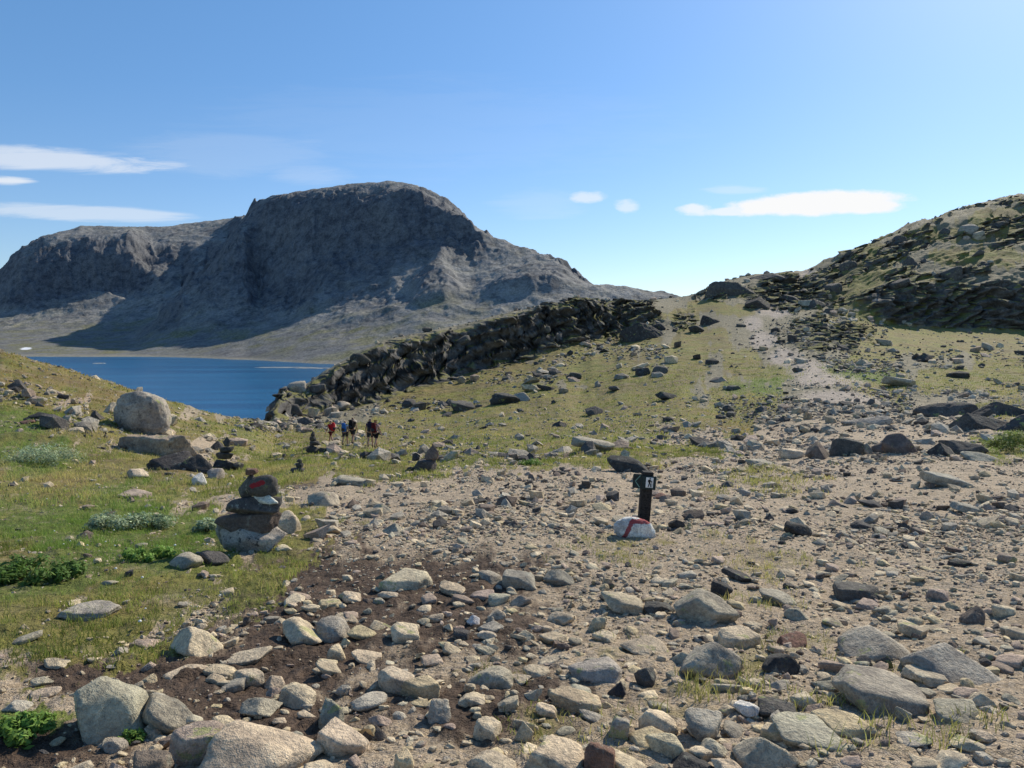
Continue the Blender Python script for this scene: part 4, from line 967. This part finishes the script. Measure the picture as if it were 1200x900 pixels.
obj('post', box_np(-6.4*u, 6.4*u, -6.4*u, 6.4*u, -.15, 61*u, .012), 'post', post)
head = obj('sign_head', box_np(-7.5*u, 9.5*u, -8.6*u, -6.6*u, 41*u, 57*u, .006), 'sign_dark', post)
arrow = obj('arrow_board', poly_prism([(-17.5*u, 42*u), (-7.8*u, 41.4*u), (-7.8*u, 58.5*u), (-17*u, 58.5*u), (-17.8*u, 56*u)], -7.8*u, -6.0*u), 'sign_dark', post)
obj('arrow_mark', join([bar2(-15*u, 50*u, -9.5*u, 57*u, .9*u, -8.15*u, -7.83*u), bar2(-15*u, 50*u, -9.5*u, 43*u, .9*u, -8.15*u, -7.83*u)]), 'sign_line', arrow)
plaque = obj('plaque', box_np(-2.6*u, 6.0*u, -9.0*u, -8.63*u, 43.5*u, 55.5*u, .001), 'sign_white', post)
def disc(cx, cz, r, y0, y1, n=14): return poly_prism([(cx + r*math.cos(i*6.283/n), cz + r*math.sin(i*6.283/n)) for i in range(n)], y0, y1)
pa, pb = -9.3*u, -9.02*u
obj('hiker_pictogram', join([disc(2.1*u, 54.1*u, .85*u, pa, pb), bar2(1.8*u, 53.0*u, 1.5*u, 48.9*u, 2.0*u, pa, pb), bar2(.55*u, 52.7*u, .35*u, 50*u, 1.3*u, pa-.1*u, pb),
  bar2(1.6*u, 49.3*u, .3*u, 44.2*u, 1.0*u, pa-.05*u, pb), bar2(1.6*u, 49.3*u, 3.0*u, 47*u, 1.0*u, pa-.15*u, pb), bar2(3.0*u, 47.2*u, 3.1*u, 44.2*u, .9*u, pa-.2*u, pb),
  bar2(2.2*u, 52.2*u, 4.2*u, 50*u, .7*u, pa-.25*u, pb), bar2(4.2*u, 52*u, 4.6*u, 44.2*u, .35*u, pa-.3*u, pb)]), 'sign_black', plaque)
M['rock_red'] = rock_material('red_painted_rock', 'object', 1, .35, red_paint([(-.16, .02, -.05, .25), (-.05, .25, .20, .24)], .03))
lay_stone(745, 630, 51, 38, 'o', 'w', 'pale rounded stone painted with a red stripe at the foot of the signpost', mat='rock_red', sub=5, dep=.55, sink=.08, rz=.1, tilt=-.06, seed=31)

# ------------------------------------------------------------------ hikers
def skin_mesh(name, verts, edges, rads, root=0, lev=1):
    me = bpy.data.meshes.new('tmp'); me.from_pydata(verts, edges, []); o = bpy.data.objects.new('tmp', me); col.objects.link(o)
    o.modifiers.new('s', 'SKIN'); sd = me.skin_vertices[0].data if me.skin_vertices else None
    if sd is None:
        bpy.context.view_layer.objects.active = o; me.skin_vertices.new() if hasattr(me.skin_vertices, 'new') else None; sd = me.skin_vertices[0].data
    for i, r_ in enumerate(rads): sd[i].radius = (r_, r_) if not isinstance(r_, tuple) else r_; sd[i].use_root = (i == root)
    m2 = o.modifiers.new('u', 'SUBSURF'); m2.levels = lev; m2.render_levels = lev
    dg = bpy.context.evaluated_depsgraph_get(); dg.update(); ev = o.evaluated_get(dg)
    out = bpy.data.meshes.new_from_object(ev); out.name = name
    out.polygons.foreach_set('use_smooth', np.ones(len(out.polygons), bool))
    bpy.data.objects.remove(o); bpy.data.meshes.remove(me); return out
def chain(g, pts, rads, start=None):
    """append a chain of joints to a skeleton g=(verts, edges, rads); returns the last index"""
    prev = start
    for p_, r_ in zip(pts, rads):
        g[0].append(tuple(p_)); g[2].append(r_); i = len(g[0]) - 1
        if prev is not None: g[1].append((prev, i))
        prev = i
    return prev
M['skin'] = simple('skin', (.46, .27, .19), .6, .3, .08)
for n_, c_ in dict(red=(.42,.02,.03), blue=(.03,.14,.42), black=(.012,.012,.014), navy=(.02,.02,.045), pinkish=(.55,.36,.34), pale=(.45,.52,.6), darkred=(.10,.012,.015), hair=(.05,.03,.018), fair=(.30,.19,.09), boot=(.06,.045,.035), darkgrey=(.04,.04,.045), violet=(.06,.035,.09)).items():
    M['c_' + n_] = simple('cloth_' + n_, c_, .85, .2, .2, 25)
def person(px, base, hgt, face, stride, arm, label, shirt, shorts, hair, pack=None, packlabel=None, longhair=False):
    x, y, z = ground_at(px, base); sc = hgt / 1.72
    root = empty('person', (x, y, z), face); root.scale = (sc,) * 3; tag(root, label, 'person', 'hikers on the trail')
    g = ([], [], []); V_, E_, R_ = g
    pel = chain(g, [(0,0,.95)], [.135])
    ch = chain(g, [(0,.0,1.10),(0,.005,1.26),(0,0,1.40)], [.115,.135,.105], pel)
    nk = chain(g, [(0,.01,1.48),(0,.02,1.53)], [.055,.055], ch)
    hd = chain(g, [(0,.025,1.60),(0,.02,1.68)], [.082,.066], nk)
    chain(g, [(0,.115,1.595)], [.016], hd - 1)                              # nose
    for s in (-1, 1): chain(g, [(s*.088,.02,1.60)], [.018], hd - 1)         # ears
    for s in (-1, 1):
        fa = s * stride
        kx = (s*.10, fa*.22+.03, .50); an = (s*.105, fa*.36-.05*(fa<0), .09 + (.06 if fa < 0 else 0))
        f_ = chain(g, [(s*.095,.0,.88), (s*.10,fa*.12+.015,.70), kx, (s*.103,(kx[1]+an[1])/2-.015,.32), an], [.092,.078,.056,.056,.038], pel)
        chain(g, [(s*.115, an[1]+.09, an[2]-.055), (s*.12, an[1]+.17, an[2]-.06)], [.038,.03], f_)
        sw = -s * stride * arm
        el = (s*.25, sw*.12-.03, 1.13); wr = (s*.245, sw*.25+.06, .91)
        w_ = chain(g, [(s*.175,0,1.40),(s*.215,sw*.05,1.27), el, ((el[0]+wr[0])/2,(el[1]+wr[1])/2,1.02), wr], [.058,.05,.04,.038,.026], ch)
        h_ = chain(g, [(s*.245, wr[1]+.03, .86)], [.028], w_)
        for q, L in enumerate((.06,.075,.08,.07)):
            chain(g, [(s*.245, wr[1]+.005+q*.018, .81), (s*.238, wr[1]+.01+q*.018, .81-L*.5), (s*.228, wr[1]+.012+q*.018, .81-L)], [.009,.008,.007], h_)
        chain(g, [(s*.235, wr[1]+.065, .855), (s*.228, wr[1]+.078, .825)], [.010,.008], h_)
    body = link('body', skin_mesh('body', V_, E_, R_, 0), root); body.data.materials.append(M['skin'])
    def part(nm, chains, mat):
        g2 = ([], [], [])
        first = None
        for pts, rads, st in chains: 
            e = chain(g2, pts, rads, st)
        o = link(nm, skin_mesh(nm, *g2, 0), root); o.data.materials.append(M[mat]); return o
    part('shirt', [([(0,0,1.0),(0,0,1.12),(0,.005,1.27),(0,0,1.41)], [.145,.135,.150,.115], None)] + [([(s*.18,0,1.40),(s*.218,-s*stride*arm*.05,1.27)], [.072,.066], 3) for s in (-1,1)], shirt)
    part('shorts', [([(0,0,.97)], [.15], None)] + [([(s*.10,0,.87),(s*.103,s*stride*.12+.015,.70),(s*.105,s*stride*.17+.02,.60)], [.112,.10,.092], 0) for s in (-1,1)], shorts)
    hp = [([(0,-.01,1.62),(0,.0,1.70)], [.092,.074], None)]
    if longhair: hp.append(([(0,-.07,1.55),(0,-.11,1.42)], [.055,.03], 0))
    part('hair', hp, hair)
    for s in (-1, 1):
        fa = s * stride; ay = fa*.36-.05*(fa<0); az_ = .09 + (.06 if fa < 0 else 0)
        part('boot', [([(s*.105, ay, az_+.05), (s*.108, ay+.01, az_-.03), (s*.115, ay+.10, az_-.045), (s*.12, ay+.19, az_-.05)], [.055,.055,.046,.038], None)], 'c_boot')
    if pack:
        pr = empty('backpack', (x, y, z), face); pr.scale = (sc,) * 3; tag(pr, packlabel, 'backpack', 'backpacks worn by the hikers')
        V, F = stone('b', 3, 3); V = np.sign(V) * np.abs(V) ** .8
        b = link('bag', mesh_np('bag', V * (.17, .115, .27) + (0, -.245, 1.24), F, True, None, M[pack]), pr)
        V, F = stone('r', 4, 3); link('lid', mesh_np('lid', V * (.15, .12, .075) + (0, -.235, 1.52), F, True, None, M[pack]), pr)
        V, F = stone('r', 6, 3); link('pocket', mesh_np('pocket', V * (.13, .05, .11) + (0, -.355, 1.15), F, True, None, M['c_darkgrey']), pr)
        for s in (-1, 1):
            g2 = ([], [], []); chain(g2, [(s*.10,-.15,1.40),(s*.105,-.06,1.50),(s*.11,.08,1.46),(s*.115,.15,1.30),(s*.13,.05,1.10),(s*.12,-.14,1.05)], [.02]*6)
            o = link('strap', skin_mesh('strap', *g2, 0), pr); o.data.materials.append(M['c_black'])
person(388, 520.5, 1.70, R(55), .9, .8, 'hiker in red with long dark red shorts, leftmost of the five', 'c_red', 'c_darkred', 'c_hair', 'c_red', 'red backpack on the leftmost hiker')
person(404.5, 522.5, 1.70, R(-8), .5, .6, 'hiker in a pale shirt and dark shorts under a blue pack, second from the left', 'c_pale', 'c_darkgrey', 'c_fair', 'c_blue', 'blue backpack on the second hiker from the left')
person(413.5, 520.5, 1.82, R(-15), -.7, .7, 'tall hiker in black, in the middle of the five', 'c_black', 'c_darkgrey', 'c_hair', 'c_black', 'black backpack on the tall middle hiker')
person(434, 524.5, 1.74, R(6), .6, .5, 'hiker in dark violet clothes, second from the right', 'c_violet', 'c_darkgrey', 'c_hair', 'c_navy', 'dark navy backpack on the second hiker from the right')
person(440.5, 525.2, 1.66, R(-20), -.8, .8, 'hiker in a pinkish top and black shorts, rightmost of the five', 'c_pinkish', 'c_black', 'c_fair', 'c_darkred', 'dark reddish backpack on the rightmost hiker', True)

# ------------------------------------------------------------------ grass, flowers, shrubs
def blades(name, pos, hgt, wid, cols_, seed, lean=.5):
    r = np.random.default_rng(seed); n = len(pos); a = r.uniform(0, 6.283, n); b = r.uniform(0, 6.283, n); L = hgt * r.uniform(.5, 1.3, n); ln = L * r.uniform(.15, lean * 2, n)
    wx_, wy_ = np.cos(a) * wid / 2, np.sin(a) * wid / 2; dx, dy = np.cos(b) * ln, np.sin(b) * ln
    V = np.zeros((n, 5, 3)); B = pos - np.array([0, 0, .01])
    V[:, 0] = B - np.stack([wx_, wy_, 0 * L], -1); V[:, 1] = B + np.stack([wx_, wy_, 0 * L], -1)
    md = B + np.stack([dx * .35, dy * .35, L * .6], -1)
    V[:, 2] = md + np.stack([wx_, wy_, 0 * L], -1) * .8; V[:, 3] = md - np.stack([wx_, wy_, 0 * L], -1) * .8
    V[:, 4] = B + np.stack([dx, dy, L], -1)
    o = (np.arange(n) * 5)[:, None]; F = np.concatenate([o + [0, 1, 2], o + [0, 2, 3], o + [3, 2, 4]])
    return tag(link(name, mesh_np(name, V.reshape(-1, 3), F, False, {'col': np.repeat(cols_, 5, 0)}, M['grass'])), kind='stuff')
def gcols(x, y, r):
    n = len(x); lu = samp(lush, x, y); rd = samp(RED, x, y); v = .75 * fbm(x * .9, y * .9, oct=3, seed=301) + .7 * fbm(x * .38, y * .38, oct=4, seed=303, gain=.6) + .9 * fbm(x * .13, y * .13, oct=4, seed=302, gain=.65) + r.normal(0, .28, n)
    straw, oliv, gr_, dk = np.array([.56,.47,.18]), np.array([.31,.355,.075]), np.array([.19,.32,.06]), np.array([.11,.14,.03])
    w1 = smooth(.05, .5, v)[:, None]; w2 = smooth(-.05, -.5, v)[:, None]
    c = oliv * (1 - w1 - w2 * .8) + straw * w1 + dk * w2 * .8
    dr = .6 * samp(gS, x, y)[:, None]; c = c * (1 - dr) + np.array([.50, .42, .19]) * dr
    c = c * (1 - .75 * lu[:, None]) + gr_ * (.75 * lu[:, None]); c = c * (1 - .7 * rd[:, None]) + np.array([.36,.16,.065]) * .7 * rd[:, None]
    return np.clip(c * r.uniform(.7, 1.3, (n, 1)), 0, .8)
def d_grass(th, c0, seed):
    return lambda x, y, s: smooth(th - .2, th + .25, samp(GR, x, y) + .5 * fbm(x * 2.5, y * 2.5, oct=4, seed=seed)) * (c0 + (1 - c0) * clump(x, y, 1.6, seed + 1))
def tufts(n, y0, y1, d, seed, per, spread):
    pos, r = field(n, y0, y1, .95, d, seed); q = np.repeat(pos, per, 0); q[:, :2] += r.normal(0, spread, (len(q), 2)); q[:, 2] = H(q[:, 0], q[:, 1]); return q, r
q, r = tufts(26000, 2.5, 15, d_grass(.40, .2, 401), 41, 9, .035)
blades('grass', q, .055 + .05 * smooth(-.2, .5, fbm(q[:,0]*.8, q[:,1]*.8, oct=3, seed=402)), .0055, gcols(q[:,0], q[:,1], r), 43)
q, r = tufts(34000, 14, 36, d_grass(.45, .3, 403), 44, 6, .08)
blades('grass', q, .10 + .06 * smooth(-.2, .5, fbm(q[:,0]*.5, q[:,1]*.5, oct=3, seed=404)), .014, gcols(q[:,0], q[:,1], r), 45)
q, r = tufts(60000, 35, 120, d_grass(.5, .1, 405), 46, 3, .25)
blades('grass', q, .16, .05, gcols(q[:,0], q[:,1], r), 47)
def d_flow(x, y, s): return samp(gL, x, y) * clump(x, y, .5, 501) * .5
pos, r = field(900, 5, 15, .7, d_flow, 48); pos = pos[r.random(len(pos)) < .5]; pos[:, 2] += r.uniform(.05, .12, len(pos))
M['flower'] = simple('white_flower', (.8, .8, .76), .8)
TV, TF = ico(1); nfl = len(pos); rad = r.uniform(.008, .016, nfl)
V = TV[None] * (rad[:, None, None] * np.array([1, 1, .7])) + pos[:, None]; F = (TF[None] + (np.arange(nfl) * len(TV))[:, None, None]).reshape(-1, 3)
tag(link('white_flowers', mesh_np('white_flowers', V.reshape(-1, 3), F, True, None, M['flower'])), kind='stuff')
M['stem'] = simple('brown_twig', (.08, .05, .03), .9)
def shrub(px, base, w, h, c0, label, leaf=.03, n=1500, name='willow_shrub', cat='shrub', seed=1, group=None):
    x, y, z = ground_at(px, base); k = y / FPX; W, Hh = w * k, h * k; r = np.random.default_rng(seed + int(px)); root = empty(name, (x, y + W * .18, float(H(x, y + W * .18)))); tag(root, label, cat, group)
    leaf = max(leaf, 1.6 * k); nb = 16 if w < 80 else 34; bx_ = r.uniform(-.46, .46, nb) * W; by_ = r.uniform(-.3, .3, nb) * W; bz = Hh * r.uniform(.2, .62, nb) * (1 - .8 * (bx_ / W) ** 2 * 2); br = r.uniform(.25, .55, nb) * np.minimum(W * .5, Hh)
    j = r.integers(0, nb, n); d = r.normal(size=(n, 3)); d /= np.linalg.norm(d, axis=1)[:, None]; d *= (r.random(n) ** .4)[:, None]
    C = np.stack([bx_[j], by_[j], bz[j]], -1) + d * br[j][:, None] * (1, 1, .8); C[:, 2] = np.abs(C[:, 2])
    up_ = r.normal(size=(n, 3)) * .6 + d + (0, 0, .9); up_ /= np.linalg.norm(up_, axis=1)[:, None]
    tx_ = np.cross(up_, r.normal(size=(n, 3))); tx_ /= np.linalg.norm(tx_, axis=1)[:, None]; ty_ = np.cross(up_, tx_); L = leaf * r.uniform(.6, 1.3, n)[:, None]
    V = np.stack([C - ty_ * L, C + tx_ * L * .38, C + ty_ * L, C - tx_ * L * .38], 1).reshape(-1, 3)
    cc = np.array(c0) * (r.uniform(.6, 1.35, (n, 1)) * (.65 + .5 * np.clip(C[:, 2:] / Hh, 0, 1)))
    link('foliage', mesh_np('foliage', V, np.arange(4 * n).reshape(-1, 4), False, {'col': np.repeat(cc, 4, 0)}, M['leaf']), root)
    parts = []
    for i in range(nb):
        e = np.array([bx_[i], by_[i], bz[i]]); q_ = .006 + .004 * r.random()
        parts.append(([(-q_, 0, -.03), (q_, 0, -.03), (0, q_, -.03), (e[0]-q_*.4, e[1], e[2]), (e[0]+q_*.4, e[1], e[2]), (e[0], e[1]+q_*.4, e[2])], [(0,1,4,3), (1,2,5,4), (2,0,3,5)]))
    obj('stem', join(parts), 'stem', root)
SG, DG, LG = (.42, .50, .30), (.14, .24, .05), (.22, .36, .07)
shrub(38, 545, 88, 27, SG, 'wide grey-green willow mat at the left edge, higher up the meadow', n=2600)
shrub(126, 622, 52, 26, SG, 'grey-green willow shrub in the middle of the left meadow', n=1800)
shrub(172, 620, 50, 24, (.38, .47, .26), 'willow shrub touching the right side of the middle one, before the flat stone', n=1700)
shrub(240, 625, 30, 22, SG, 'small willow shrub close to the left side of the near cairn', n=900)
shrub(26, 684, 110, 24, DG, 'dark green low bush at the left edge of the meadow', n=2600)
shrub(165, 656, 60, 16, LG, 'bright green low leafy clump below the willows', n=1300)
shrub(22, 868, 70, 28, LG, 'bright green leafy weeds in the lower left corner', n=1500, leaf=.02, name='leafy_weed', cat='weed')
shrub(152, 872, 26, 22, LG, 'little green weeds between the two lichened rocks at the lower left', n=500, leaf=.015, name='leafy_weed', cat='weed')
shrub(1192, 528, 56, 34, (.24, .29, .08), 'green bush on the grassy bank at the right edge', n=2200)
shrub(388, 750, 14, 12, LG, 'grass tuft at the foot of a grey rock in the mud', n=160, leaf=.012, name='grass_tuft', cat='tuft')
shrub(620, 546, 26, 9, LG, 'small bright green patch of leaves on the stony rise behind the centre', n=500)
scene.view_settings.view_transform = 'Standard'; scene.view_settings.look = 'None'; scene.view_settings.exposure = 0
scene.cycles.max_bounces = 5; scene.cycles.diffuse_bounces = 3
